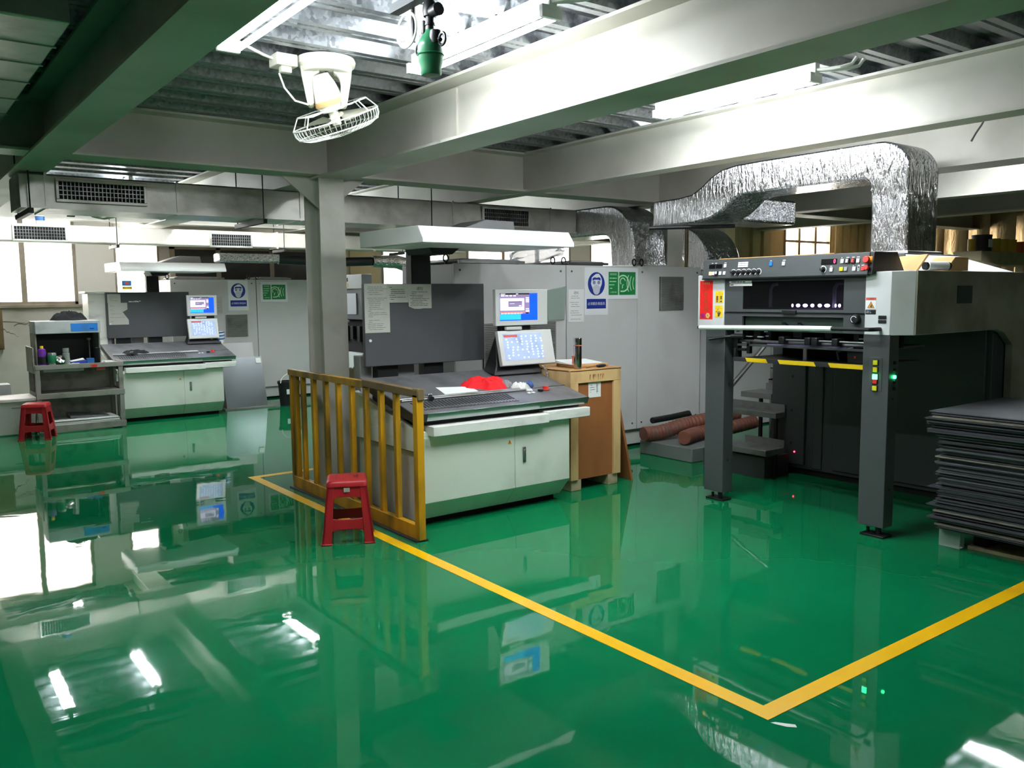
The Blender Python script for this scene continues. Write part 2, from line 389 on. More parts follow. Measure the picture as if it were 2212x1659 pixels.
ibeam('x',12.9,X0,X1,.25,2.82,CEIL-.002,'dim cross beam above the pale wall duct')
# welded splice plate on the wide beam
m=MB(); m.box(3.30,3.314,5.0,5.32,2.81,3.17); m.box(3.155,3.165,4.99,5.0,2.785,2.806)
solo('splice_plate',m,M['beam'],'flat welded plate on the wide beam near the column','plate',smooth=0)

def hcol(cx,y0,y1,bf,label,brackets=True,zb=0):
    h=bf/2; t=.016
    pr=[(cx-h,y0),(cx+h,y0),(cx+h,y0+t),(cx+.006,y0+t),(cx+.006,y1-t),(cx+h,y1-t),(cx+h,y1),(cx-h,y1),(cx-h,y1-t),(cx-.006,y1-t),(cx-.006,y0+t),(cx-h,y0+t)]
    m=MB(); m.prism(pr,'z',zb,2.80)
    c=struct('steel_column',m,M['column'],label,'column',smooth=0)
    if brackets:
        org=WORG[c.name]
        for s,nm in ((-1,'gusset'),(1,'gusset')):
            g=MB(); xx=cx+s*.01
            g.prism([(cx+s*.006,2.808),(cx+s*.40,2.808),(cx+s*.006,2.50)],'y',(y0+y1)/2-.008,(y0+y1)/2+.008)
            part('gusset',g,M['column'],c,smooth=0)
        b=MB(); b.box(cx-h-.04,cx+h+.04,y0-.04,y1+.04,0,.015); part('base_plate',b,M['column'],c,smooth=0)
    return c
hcol(3.285,6.98,7.31,.235,'pale grey steel column standing behind the yellow railing')
c2=hcol(7.735,7.02,7.30,.26,'grey steel column between the two bent foil ducts',False,2.066)
m=MB(); 
for k in range(2): m.cyl((7.89+.035*k,6.99,2.066),(7.89+.035*k,6.99,2.62),.011,n=8)
solo('conduit_pipe',m,M['rust'],'pair of thin brown conduits beside the column between foil ducts','pipe')

# ------------------------------------------------------------------ walls and windows
def wall(nm,pts,m,label):
    w=MB(); w.bm.free(); w.bm=pts.bm
    return struct(nm,w,m,label,'wall',smooth=0)
WB=15.6
wins=[(0.9,2.73,1.68,3.12),(3.32,4.04,1.62,3.12),(8.4,10.05,1.9,3.14),(10.5,13.5,1.9,3.14),(14.15,14.95,1.9,3.14)]
w=MB(); xs=X0
for (a,b,z0,z1) in wins:
    w.box(xs,a,WB,WB+.2,0,CEIL); w.box(a,b,WB,WB+.2,0,z0); w.box(a,b,WB,WB+.2,z1,CEIL); xs=b
w.box(xs,X1,WB,WB+.2,0,CEIL)
struct('wall_back',w,M['plaster'],'grimy cream plaster wall with frosted windows at the far end','wall',smooth=0)
def window(n,a,b,z0,z1,y,cols,rows,label,fr=.05,sill=True,splits=None):
    t=thing('window_%d'%n,label,'window',((a+b)/2,y,z0)); t['kind']='structure'
    g=MB(); g.box(a,b,y+.07,y+.085,z0,z1); part('pane',g,M['daylight'],t,smooth=0)
    q=MB()
    for (u0,u1,v0,v1) in ((a,b,z0,z0+fr),(a,b,z1-fr,z1),(a,a+fr,z0,z1),(b-fr,b,z0,z1)): q.box(u0,u1,y-.02,y+.06,v0,v1)
    for i in range(1,cols): u=a+(b-a)*i/cols if not splits else splits[i-1]; q.box(u-fr*.8,u+fr*.8,y-.01,y+.055,z0,z1)
    for i in range(1,rows): v=z0+(z1-z0)*i/rows; q.box(a,b,y-.005,y+.05,v-fr*.5,v+fr*.5)
    part('window_frame',q,M['alu'],t,bevel=.004)
    if sill:
        s=MB(); s.box(a-.05,b+.05,y-.06,y,z0-.05,z0); part('window_sill',s,M['alu'],t,bevel=.005)
    return t
window(1,.9,2.73,1.68,3.12,WB,2,1,'bright frosted sliding window above the trolley with the light box',splits=[1.96])
w2=window(2,3.32,4.04,1.62,3.12,WB,1,1,'bright frosted window behind the far console hood, with small notices',fr=.03,sill=False)
window(3,8.4,10.05,1.9,3.14,WB,2,1,'bright window seen just right of the pale column',fr=.04,splits=[9.05])
window(4,10.5,13.5,1.9,3.14,WB,3,1,'long bright window behind the near console lamp hood',fr=.05)
window(5,14.15,14.95,1.9,3.14,WB,1,1,'narrow bright window left of the big foil elbow',fr=.03)
# dark blanked panels in the wall
t=thing('window_6','row of dark blanked windows above the far grey cabinet','window',(5.6,WB-.01,2.0)); t['kind']='structure'
for i,(a,b) in enumerate(((4.3,5.02),(5.1,6.02),(6.1,7.25))):
    g=MB(); g.box(a,b,WB-.02,WB-.005,1.75,2.62); part('dark_panel',g,M['darkpane'],t,smooth=0)
q=MB()
for a in (4.22,5.02,6.02,7.25): q.box(a,a+.08,WB-.05,WB,1.7,2.68)
q.box(4.22,7.33,WB-.05,WB,2.62,2.68); part('window_frame',q,M['alu'],t,smooth=0)
# small notices stuck on window 2
for (a,b,z0,z1,c,lab) in ((3.42,3.57,1.98,2.07,'blabel','small blue and white notice stuck on the frosted window'),(3.42,3.58,1.92,1.97,'sticky','small yellow strip notice under the blue window notice'),(3.80,3.87,1.88,2.05,'sticky','tall yellow notice at the right of the frosted window')):
    m=MB(); m.box(a,b,WB-.012,WB-.006,z0,z1)
    o=solo('window_notice',m,M[c],lab,'notice',smooth=0)
    k=MB()
    if c=='blabel': k.disc((0,0,0),XP,ZP,.035,.025,off=((a+b)/2,(z0+z1)/2)); k.move((0,WB-.0135,0)); part('print',k,M['salmon'],o,smooth=0)
    elif b-a>.1: k.text('禁止吸烟',.034,((a+b)/2,WB-.0135,(z0+z1)/2),XP,ZP); part('lettering',k,M['ink'],o,smooth=0)
    else:
        for i,ch in enumerate('配電房'): k.text(ch,.05,((a+b)/2,WB-.0135,z1-.03-.055*i),XP,ZP)
        part('lettering',k,M['ink'],o,smooth=0)
# tan cladding panels on the back wall right of the column
for a,b in ((6.95,7.62),(7.68,8.33)):
    m=MB(); m.box(a,b,WB-.03,WB,1.0,3.1); o=struct('trim_1' if a<7 else 'trim_2',m,M['cream'],'tan wall panel seen %s of a dark joint beside the pale column'%('left' if a<7 else 'right'),'wall panel',smooth=0)
# right hand walls
m=MB()
a,b,z0,z1=12.95,14.38,1.9,3.05
SY=9.2
m.box(11.6,a,SY,SY+.2,0,CEIL); m.box(b,15.5,SY,SY+.2,0,CEIL); m.box(a,b,SY,SY+.2,0,z0); m.box(a,b,SY,SY+.2,z1,CEIL)
struct('wall_side',m,M['cream'],'cream panelled partition wall seen over the press control box','wall',smooth=0)
window(7,a,b,z0,z1,SY,3,3,'bright gridded window in the cream partition above the press',fr=.04,splits=[13.4,13.9])
k=0
for xx in (11.7,12.0,12.3,14.46,14.72,14.98,15.24):
    k+=1
    m=MB(); m.box(xx,xx+.2,SY-.06,SY,1.2,3.03)
    struct('trim_%d'%(k+2),m,M['rackcream'],'upright cream batten %s the gridded window on the partition'%('left of' if xx<13 else 'right of'),'batten',smooth=0)['group']='battens left of the gridded window' if xx<13 else 'battens right of the gridded window'
m=MB(); m.box(15.5,15.7,Y0,SY+.2,0,CEIL); struct('wall_right',m,M['plaster'],'end wall behind the hanging foil insulation','wall',smooth=0)
m=MB(); m.box(X1,X1+.2,SY,WB+.2,0,CEIL); struct('wall_far_right',m,M['plaster'],'distant plaster end wall at the far corner','wall',smooth=0)
m=MB(); m.box(X0-.2,X0,Y0,WB+.2,0,CEIL); struct('wall_left',m,M['plaster'],'plaster wall closing the left side of the hall','wall',smooth=0)
m=MB(); xs=X0
fw_=()
for a,b in fw_: m.box(xs,a,Y0-.2,Y0,0,CEIL); m.box(a,b,Y0-.2,Y0,0,.95); m.box(a,b,Y0-.2,Y0,2.6,CEIL); xs=b
m.box(xs,15.7,Y0-.2,Y0,0,CEIL); struct('wall_front',m,M['plaster'],'plaster wall behind the viewpoint','wall',smooth=0)
m=MB(); m.box(11.6,15.5,7.6,SY,3.06,3.1); struct('trim_20',m,M['cream'],'cream soffit board over the gridded window','soffit',smooth=0)
for i,(a,b) in enumerate(fw_):
    window(8+i,a,b,.95,2.6,Y0-.15,2,1,'frosted window behind the viewpoint',sill=False)
# foil insulation drapes on the right wall
R=random.Random(4); y=8.9; i=0
while y>3.1:
    wd=R.uniform(.26,.42)
    m=MB(); prof=[]; n=5
    for j in range(n+1):
        prof.append((15.46-.05*math.sin(math.pi*j/n)-R.uniform(0,.02),y-wd*j/n))
    back=[(15.5,y-wd),(15.5,y)]
    m.prism([(u-.01,v) for u,v in prof+back],'z',0,3.15)
    o=solo('foil_insulation_strip',m,M['foilwall'],'vertical strip of crinkled gold foil insulation hung on the right end wall','insulation','foil insulation strips on the end wall',smooth=60)
    y-=wd+R.choice((0.0,.03,.0)); i+=1
m=MB(); m.box(15.28,15.36,5.02,5.12,0,3.15); solo('wall_post',m,M['plyl'],'tan upright post in front of the foil insulation','post',smooth=0)

# ------------------------------------------------------------------ ceiling lamps
def lamp(x,y0,y1,label,z=3.10,loops=False):
    t=thing('tube_light',label,'ceiling light',(x,(y0+y1)/2,z+.1),'fluorescent battens under the steel deck')
    h=MB(); h.box(x-.024,x+.024,y0-.02,y1+.02,z+.02,z+.1); part('housing',h,M['white_plastic'],t,bevel=.003)
    for d in (-.045,.045):
        g=MB(); g.cyl((x+d,y0,z),(x+d,y1,z),.0165,n=12); part('tube',g,M['tubeglow'],t)
    for e,sg in ((y0,-1),(y1,1)):
        c=MB(); c.box(x-.063,x+.063,e-.014,e+.014,z-.02,z+.04); part('lamp_holder',c,M['white_plastic'],t,bevel=.003)
    if loops:
        for dx in (.02,.1):
            c=MB(); c.tube([(x-.01+dx*.2,y0,z+.06),(x+dx*.5,y0-.08,z+.05),(x+dx*.9,y0-.17,z+.045),(x+.04+dx,y0-.22,z+.06),(x+.06+dx,y0-.24,z+.10)],.011,n=8)
            part('cable',c,M['white_plastic'],t)
    return t
lamp(1.64,3.40,4.72,'lit tube light nearest the dark left beam, above the fan')
lamp(2.72,3.28,4.55,'lit tube light behind the green hanging filter bowl',loops=True)
lamp(4.90,3.28,4.62,'lit tube light between the wide beam and the narrower beam',loops=True)
lamp(4.02,3.28,4.6,'lit tube light hidden above the wide beam')
lamp(5.95,4.55,5.25,'added tube light brightening the near grey cabinet, out of view beyond the beams')  # extra lamp, added only to brighten the near cabinet front
lamp(6.2,3.4,4.3,'lit tube light above the horizontal foil duct')
lamp(9.05,3.3,4.5,'lit tube light in front of the bright distant beam')
for i,x in enumerate((1.55,2.55,3.62,4.72)):
    lamp(x,10.9,12.1,('lit tube light over the trolley in the far bay','lit tube light over the far console in the far bay','lit tube light over the far monitors in the far bay','lit tube light over the far green ear notice')[i])
lamp(2.3,13.5,14.75,'added unseen tube light beyond the pale duct, brightening the back wall',z=3.12)  # unseen lamp added behind the duct to lift the dim back wall
for i,x in enumerate((6.4,8.7)):
    lamp(x,9.6,10.8,('lit tube light over the far grey cabinet behind the column','lit tube light in the far bay behind the foil elbow')[i])
lamp(3.9,-3.1,-1.9,'tube light behind the viewpoint under the steel deck')
# ------------------------------------------------------------------ duct work
def grille(parent,x0,x1,z0,z1,y,m='galv',nv=22,nh=4):
    fr=.025
    q=MB()
    for a in ((x0-fr,x1+fr,z0-fr,z0),(x0-fr,x1+fr,z1,z1+fr),(x0-fr,x0,z0,z1),(x1,x1+fr,z0,z1)): q.box(a[0],a[1],y-.02,y,a[2],a[3])
    g=part('grille_frame',q,M[m],parent,bevel=.003)
    k=MB(); k.box(x0,x1,y-.003,y-.001,z0,z1); part('grille_opening',k,M['dark'],parent,smooth=0)
    s=MB()
    for i in range(1,nv): u=x0+(x1-x0)*i/nv; s.box(u-.003,u+.003,y-.018,y-.004,z0,z1)
    for i in range(1,nh): v=z0+(z1-z0)*i/nh; s.box(x0,x1,y-.014,y-.004,v-.003,v+.003)
    part('grille_bars',s,M['steel'],parent,smooth=0)
def hanger(x,y0,y1,zb,zt,label):
    t=thing('duct_hanger',label,'bracket',(x,y0,zb),'angle iron duct hangers')
    b=MB(); b.box(x-.02,x+.02,y0-.10,y1+.10,zb-.045,zb-.002); part('cross_angle',b,M['black'],t,bevel=.003)
    for yy in (y0-.06,y1+.06):
        r=MB(); r.cyl((x,yy,zb-.02),(x,yy,zt),.006,n=8); part('threaded_rod',r,M['black'],t)
D1=thing('air_duct','long galvanised air duct with dark grilles hung behind the pale column','duct',(4.0,8.3,2.51))
m=MB(); m.prism([(8.0,2.51),(8.6,2.51),(8.6,2.775),(8.58,2.79),(8.02,2.79),(8.0,2.775)],'x',1.02,7.02)
part('duct_body',m,M['galv'],D1,smooth=0)
m=MB()
for x in (1.2,2.25,3.42,5.2,6.6): m.box(x,x+.02,7.99,8.61,2.5,2.797)
for z in (2.505,): m.box(1.02,7.02,7.985,8.0,z,z+.02)
part('duct_flange',m,M['galv'],D1,smooth=0)
grille(D1,1.304,1.969,2.587,2.732,7.985)
grille(D1,5.62,6.25,2.56,2.735,7.985)
for x,l in ((1.08,'black hanger under the left end of the long galvanised duct'),(3.03,'black hanger under the galvanised duct left of the pale column'),(4.9,'black hanger under the galvanised duct right of the pale column')): hanger(x,8.0,8.6,2.50,3.2,l)
D2=thing('air_duct','pale foil-wrapped duct with two grilles running above the far windows','duct',(3.5,12.5,2.5))
m=MB(); m.prism([(12.5,2.5),(12.78,2.5),(12.78,2.73),(12.5,2.73)],'x',-3.0,8.4); m.bm.verts.ensure_lookup_table()
part('duct_body',m,M['galvw'],D2,bevel=.02)
m=MB()
for x in (-.8,.9,2.7,4.95,6.6): m.box(x,x+.03,12.49,12.79,2.492,2.738)
part('duct_flange',m,M['galvw'],D2,smooth=0)
grille(D2,1.50,2.08,2.53,2.69,12.49,nv=18)
grille(D2,3.98,4.55,2.515,2.675,12.49,nv=18)
for x,l in ((2.7,'black hanger beside the far console hood under the pale duct'),(5.05,'black hanger left of the column under the pale duct'),(7.1,'black hanger right of the column under the pale duct')): hanger(x,12.5,12.78,2.49,3.2,l)
m=MB(); m.lathe((1.82,12.62,2.735),[(.05,0),(.055,.005),(.055,.1),(.058,.104),(.05,.11),(.0,.11)],18)
o=solo('paint_tin',m,M['white_plastic'],'small blue and white tin standing on the pale duct','tin')
k=MB(); k.lathe((1.82,12.62,2.735),[(.0562,.045),(.0562,.1)],18); part('tin_band',k,M['cupblue'],o)
# dark flexible pipe and foil bend below the pale duct
m=MB(); m.tube([(5.25,13.2,2.36),(5.8,13.2,2.34),(6.4,13.2,2.34),(6.9,13.2,2.36)],.075,n=14)
solo('exhaust_pipe',m,M['deskedge'],'dark soft exhaust pipe slung under the pale duct behind the column','duct')
m=MB(); m.tube([(6.92,13.2,2.36),(7.4,13.2,2.36),(7.6,13.2,2.31),(7.75,13.2,2.2),(7.82,13.2,2.05),(7.83,13.2,1.9),(7.83,13.2,1.72)],.12,n=16,rr=[.10,.12,.13,.14,.14,.15,.18])
solo('foil_pipe_bend',m,M['foilv'],'dim foil pipe bending down just right of the pale column','duct')
m=MB(); m.box(4.25,5.2,13.0,13.3,2.30,2.44); solo('foil_box_duct',m,M['foil'],'small foil box duct under the pale duct above the far cabinet','duct',bevel=.02)

def arcpts(cy,cz,r,a0,a1,n=9): return [(cy+r*math.cos(math.radians(a0+(a1-a0)*i/n)),cz+r*math.sin(math.radians(a0+(a1-a0)*i/n))) for i in range(n+1)]
def sidepoly(x0,x1,outer,inner):
    m=MB(); n=len(outer)
    # outer and inner are matched polylines in (y,z)
    V=[[m.bm.verts.new((x,p[0],p[1])) for p in pl] for x in (x0,x1) for pl in (outer,inner)]
    for i in range(n-1):
        m.bm.faces.new([V[0][i],V[0][i+1],V[1][i+1],V[1][i]]); m.bm.faces.new([V[2][i],V[2][i+1],V[3][i+1],V[3][i]])
        m.bm.faces.new([V[0][i],V[0][i+1],V[2][i+1],V[2][i]]); m.bm.faces.new([V[1][i],V[1][i+1],V[3][i+1],V[3][i]])
    m.bm.faces.new([V[0][0],V[1][0],V[3][0],V[2][0]]); m.bm.faces.new([V[0][-1],V[1][-1],V[3][-1],V[2][-1]])
    return m
n=9
# elbow dropping onto the near cabinet
outer=[(8.55,2.80),(8.1,2.80),(7.7,2.80)]+arcpts(7.5,2.33,.47,90,180,n)[0:]+[(7.02,2.2),(7.0,2.07)]
inner=[(8.55,2.46),(8.1,2.46),(7.75,2.46)]+arcpts(7.55,2.33,.13,90,180,n)[0:]+[(7.41,2.2),(7.4,2.07)]
E1=thing('foil_duct_elbow','big crinkled foil duct elbow dropping onto the near grey cabinet','duct',(7.3,7.2,2.07))
part('duct_body',sidepoly(7.05,7.58,outer,inner),M['foilv'],E1,bevel=.02,smooth=40)
m=MB(); m.box(7.02,7.61,6.97,7.43,2.066,2.09); part('collar',m,M['galv'],E1,smooth=0)
# second elbow behind the column
outer=[(8.5,2.62),(8.2,2.62),(7.75,2.62)]+arcpts(7.6,2.10,.52,90,172,n)+[(7.05,2.1),(7.03,2.03)]
inner=[(8.5,2.3),(8.2,2.3),(7.8,2.3)]+arcpts(7.65,2.16,.14,90,172,n)+[(7.45,2.1),(7.44,2.03)]
E2=thing('foil_duct_elbow','dark topped foil elbow to the right of the second column','duct',(8.7,7.3,2.03))
part('duct_body',sidepoly(8.42,9.05,outer,inner),M['foilv'],E2,bevel=.02,smooth=40)
# tall duct rising from the press and running back
outer=[(3.55,2.045),(3.55,2.4),(3.55,2.68)]+arcpts(3.81,2.70,.26,180,90,n)+[(4.4,2.96),(4.95,2.96)]+[(5.25,2.955),(5.42,2.93),(5.55,2.87),(5.65,2.80),(5.78,2.735),(5.95,2.715),(6.3,2.71)]
inner=[(3.86,2.045),(3.86,2.4),(3.87,2.58)]+arcpts(3.97,2.58,.10,180,90,n)+[(4.4,2.68),(4.85,2.68)]+[(5.15,2.675),(5.25,2.65),(5.33,2.59),(5.42,2.53),(5.55,2.48),(5.75,2.455),(6.3,2.45)]
E3=thing('foil_duct','tall shiny foil duct rising from the press and running back under the beams','duct',(6.9,3.7,2.045))
part('duct_body',sidepoly(6.6,7.08,outer,inner),M['foilv'],E3,bevel=.02,smooth=40)
m=MB(); m.box(6.57,7.11,3.52,3.89,2.043,2.075); part('collar',m,M['galv'],E3,bevel=.004)
m=MB(); m.box(7.085,7.95,5.5,6.0,2.47,2.72); F1=solo('foil_box_duct',m,M['foil'],'short bright foil box duct joining the S bend of the tall foil duct','duct',bevel=.025)
m=MB(); m.cyl((6.28,6.05,2.41),(7.05,5.6,2.43),.02,n=10); solo('dark_pipe',m,M['black'],'thin dark pipe hung just below the S-bend of the foil duct','pipe')
# galvanised box duct at the dark top left
D4=thing('ceiling_duct','wide flat galvanised duct overhead in the dark top left corner','duct',(-.6,6.0,2.95))
m=MB(); m.box(-2.4,.80,4.34,8.6,2.98,3.14); part('duct_body',m,M['galv'],D4,bevel=.01)
m=MB()
for y in (4.75,5.15,5.6,6.1,6.6,7.2): m.box(-2.4,.805,y,y+.012,2.974,2.98)
part('seam',m,M['galv'],D4,smooth=0)

# ------------------------------------------------------------------ orbit fan
fan=thing('ceiling_fan','white caged orbit fan hanging under the steel deck','fan',(2.32,4.95,3.2))
fc=Vector((2.32,4.95,0))
def loc2w(mb,c,ang=-.45,tx=0,ty=0):
    bmesh.ops.rotate(mb.bm,cent=(0,0,0),matrix=Matrix.Rotation(ty,3,'Y')@Matrix.Rotation(tx,3,'X'),verts=mb.bm.verts[:])
    bmesh.ops.rotate(mb.bm,cent=(0,0,0),matrix=Matrix.Rotation(ang,3,'Z'),verts=mb.bm.verts[:])
    return mb.move(c)
m=MB(); m.lathe((0,0,0),[(.10,0),(.172,-.004),(.178,-.02),(.172,-.045),(.155,-.06),(.15,-.085),(.145,-.09),(.0,-.075)],36)
part('mount_base',loc2w(m,(2.32,4.95,3.2)),M['cream_plastic'],fan)
for s in (-1,1):
    m=MB()
    pr=[(s*.155,-.05),(s*.15,-.1),(s*.125,-.24),(s*.115,-.285),(s*.09,-.29),(s*.078,-.27),(s*.085,-.15),(s*.07,-.105),(s*.04,-.09),(s*.04,-.05)]
    m.prism(pr,'y',-.055,.055); part('yoke_arm',loc2w(m,(2.32,4.95,3.2)),M['cream_plastic'],fan,bevel=.012)
m=MB(); m.cyl((0,0,-.06),(0,0,-.12),.012); part('pivot',loc2w(m,(2.32,4.95,3.2)),M['black'],fan)
TX,TY=.24,-.33
hub=Vector((2.335,4.95,2.945))
m=MB(); m.lathe((0,0,0),[(.03,.17),(.05,.165),(.072,.10),(.088,.02),(.09,-.01),(.08,-.03),(.06,-.055),(.02,-.06)],28)
part('motor_housing',loc2w(m,hub,-.45,TX,TY),M['white_plastic'],fan)
m=MB(); m.lathe((0,0,0),[(.0905,.016),(.093,.01),(.093,-.012),(.0905,-.018)],28); part('motor_band',loc2w(m,hub,-.45,TX,TY),M['pine'],fan)
for k in range(3):
    m=MB(); a=k*2*math.pi/3+.25
    pts_t=[];
    for i in range(8):
        t=i/7; r=.04+.195*t; wd=.03+.055*math.sin(math.pi*min(1,.15+t*.75)); pts_t.append((r,wd,.035*(1-t)+.01))
    rows=[]
    for r,wd,h in pts_t:
        row=[]
        for u,hh in ((-wd,-h*.7),(0,h*.15),(wd,h*.9)):
            x=r*math.cos(a)-u*math.sin(a); y=r*math.sin(a)+u*math.cos(a); row.append(m.bm.verts.new((x,y,-.105+hh*.9)))
        rows.append(row)
    for i in range(7):
        for j in range(2): m.bm.faces.new([rows[i][j],rows[i][j+1],rows[i+1][j+1],rows[i+1][j]])
    bmesh.ops.solidify(m.bm,geom=m.bm.faces[:],thickness=.003)
    part('blade',loc2w(m,hub,-.45,TX,TY),M['cream_plastic'],fan,smooth=60)
m=MB(); m.cyl((0,0,-.05),(0,0,-.14),.032,.028,n=18); part('hub',loc2w(m,hub,-.45,TX,TY),M['cream_plastic'],fan)
m=MB()
def ringpts(r,z,n=40): return [(r*math.cos(2*math.pi*i/n),r*math.sin(2*math.pi*i/n),z) for i in range(n)]
m.tube(ringpts(.272,-.105),.0045,6,True); m.tube(ringpts(.22,-.035),.004,6,True); m.tube(ringpts(.255,-.165),.004,6,True); m.tube(ringpts(.07,-.205),.003,6,True)
for i in range(8):
    a=2*math.pi*i/8; c,s=math.cos(a),math.sin(a)
    m.tube([(.22*c,.22*s,-.035),(.272*c,.272*s,-.105)],.004,6); 
for i in range(4):
    a=2*math.pi*i/4+.4; c,s=math.cos(a),math.sin(a); m.tube([(.07*c,.07*s,-.045),(.14*c,.14*s,-.05),(.22*c,.22*s,-.035)],.004,6)
for i in range(52):
    a=2*math.pi*i/52; c,s=math.cos(a),math.sin(a)
    m.tube([(.272*c,.272*s,-.105),(.27*c,.27*s,-.14),(.255*c,.255*s,-.165),(.2*c,.2*s,-.19),(.07*c,.07*s,-.205)],.0018,4)
part('cage',loc2w(m,hub,-.45,TX,TY),M['white_plastic'],fan,smooth=60)
m=MB(); m.tube([(2.03,4.98,3.08),(2.06,4.98,3.0),(2.12,4.97,2.93),(2.2,4.96,2.915)],.006,n=8); part('cable',m,M['white_plastic'],fan)
jb=thing('junction_box','cream junction box on the deck left of the white fan','electrical box',(2.06,5.0,3.12))
m=MB(); m.box(2.0,2.13,4.93,5.06,3.12,3.19); part('box_body',m,M['cream_plastic'],jb,bevel=.006)
m=MB(); m.box(2.035,2.10,4.95,5.0,3.085,3.12); part('plug',m,M['cream_plastic'],jb,bevel=.005)
m=MB(); m.tube([(2.0,5.0,3.165),(1.93,4.97,3.17),(1.66,4.78,3.185)],.009,n=8); part('trunking',m,M['cream_plastic'],jb)

# ------------------------------------------------------------------ hanging air filter with green bowl
ft=thing('air_filter','hanging air line filter with green bowl and black valves','filter',(2.1,3.39,2.75))
cx,cy=2.1,3.385
m=MB(); m.lathe((cx,cy,2.745),[(.0,0),(.043,.002),(.048,.012),(.046,.03),(.055,.06),(.058,.10),(.06,.125),(.058,.14),(.045,.165),(.025,.19),(.018,.205)],24); part('bowl',m,M['trapgreen'],ft)
m=MB(); m.lathe((cx,cy,2.745),[(.06,.088),(.062,.092),(.06,.096)],24); part('bowl_ring',m,M['trapgreen'],ft)
for s in (-1,1):
    m=MB(); m.lathe((cx,cy+s*.045,2.905),[(.0,-.03),(.026,-.028),(.03,0),(.026,.028),(0,.032)],14); m.cyl((cx,cy+s*.05,2.9),(cx,cy+s*.085,2.885),.01,n=8)
    part('valve_body',m,M['black'],ft)
    m=MB(); m.tube([(cx,cy+s*.1+.026*math.cos(2*math.pi*i/14),2.885+.026*math.sin(2*math.pi*i/14)) for i in range(14)],.007,6,True); part('hand_wheel',m,M['black'],ft)
m=MB(); m.cyl((cx,cy,2.94),(cx,cy,3.02),.02,n=14); m.cyl((cx,cy,2.965),(cx,cy,2.975),.024,n=14); m.lathe((cx,cy,3.0),[(.0,0),(.03,.004),(.034,.03),(.03,.06),(.02,.075),(0,.08)],14); m.cyl((cx,cy,3.02),(cx,cy-.075,3.02),.024,.028,n=14)
part('shutoff_valve',m,M['black'],ft)
m=MB(); m.cyl((cx,cy,3.06),(cx,cy,3.2),.014,n=12); part('drop_pipe',m,M['black'],ft)
m=MB(); m.cyl((cx,cy+.055,2.93),(cx,cy+.055,3.0),.009,n=10); m.cyl((cx,cy+.055,2.945),(cx,cy+.055,2.962),.013,n=8); part('side_pipe',m,M['black'],ft)
m=MB(); m.tube([(cx-.01,cy+.19+.087*math.cos(2*math.pi*i/28),2.99+.075*math.sin(2*math.pi*i/28)) for i in range(28)],.0065,8,True); part('coiled_hose',m,M['white_plastic'],ft)
hg=thing('pipe_support','black rod and angle bracket holding the air pipe near the ceiling','bracket',(2.1,3.6,3.0))
m=MB(); m.cyl((2.14,3.6,2.95),(2.14,3.6,3.2),.011,n=8); part('rod',m,M['black'],hg)
m=MB(); m.box(2.08,2.13,3.30,3.72,3.10,3.14); part('angle_bar',m,M['gunmetal'],hg)

m=MB(); m.tube([(7.36,3.33,3.16),(7.355,3.36,3.10),(7.35,3.40,3.04),(7.35,3.435,2.98)],.008,8); solo('dangling_cable',m,M['gunmetal'],'short loose cable dangling beside the beam right of the upright foil duct','cable')
m=MB(); m.box(1.61,1.68,9.48,9.52,2.575,2.64); solo('exit_plate',m,M['green'],'tiny green plate hanging under the galvanised duct','plate',bevel=.003)
m=MB(); m.tube([(1.78,9.5,2.80),(1.79,9.5,2.68),(1.84,9.5,2.59),(1.95,9.5,2.57),(2.08,9.5,2.60),(2.12,9.5,2.8)],.012,8); solo('white_cable',m,M['white_plastic'],'white cable loop sagging below the galvanised duct','cable')
# ------------------------------------------------------------------ press control console
def lines(mb,o,X,Y,u0,u1,v0,v1,n,h=.004,seed=1,skip=.12):
    R=random.Random(seed)
    for i in range(n):
        if R.random()<skip: continue
        v=v1-(v1-v0)*(i+.5)/n; a=u0+(u1-u0)*R.uniform(0,.12); b=u0+(u1-u0)*R.uniform(.6,1.0)
        if R.random()<.2: b=a+(u1-u0)*R.uniform(.15,.35)
        q=a
        while q<b:
            e=min(b,q+R.uniform(.02,.07)); mb.rect(o,X,Y,q,e,v-h/2,v+h/2); q=e+.005
def slopez(y,y0=5.36): return .885+(y-y0)*(.203/.824)
def screen_ui(parent,o,X,Y,W,H):
    q=MB(); q.rect(o,X,Y,0,W,0,H); part('display',q,M['screen_blue'],parent,smooth=0)
    def lay(m,rs,k):
        z=Vector(X).cross(Vector(Y)).normalized()*k
        oo=Vector(o)+z
        q=MB()
        for (a,b,c,d) in rs: q.rect(oo,X,Y,a*W,b*W,c*H,d*H)
        return part('display_graphics',q,M[m],parent,smooth=0)
    lay('screen_cyan',[(0,.55,.03,.24)],.0006)
    lay('screen_grey',[(0,.78,.24,1)],.0008)
    lay('screen_lilac',[(.01,.64,.37,.82),(.03,.12,.885,.94),(.14,.22,.885,.93),(.25,.32,.885,.93),(.35,.42,.885,.93),(.68,.77,.80,.85),(.68,.77,.72,.78),(.68,.77,.66,.70),(.68,.77,.40,.44),(.68,.78,.31,.37)],.0011)
    lay('screen_black',[(0,.78,.955,1),(.68,.76,.245,.285)],.0013)
    lay('screen_grey',[(.02,.63,.37+.05*i,.372+.05*i) for i in range(1,9)],.0013)
    lay('screen_orange',[(.01,.66,.285,.31)],.0012)
    lay('screen_lilac',[(.03+.083*i,.095+.083*i,.25,.275) for i in range(7)],.0014)
    lay('screen_grey',[(.22,.58,.5,.70)],.0016)
    lay('screen_black',[(.22,.58,.68,.70)],.0018)
    lay('screen_white',[(.26,.38,.615,.625),(.50,.56,.52,.555),(0.02,.14,.965,.98),(.42,.48,.965,.98)],.0019)
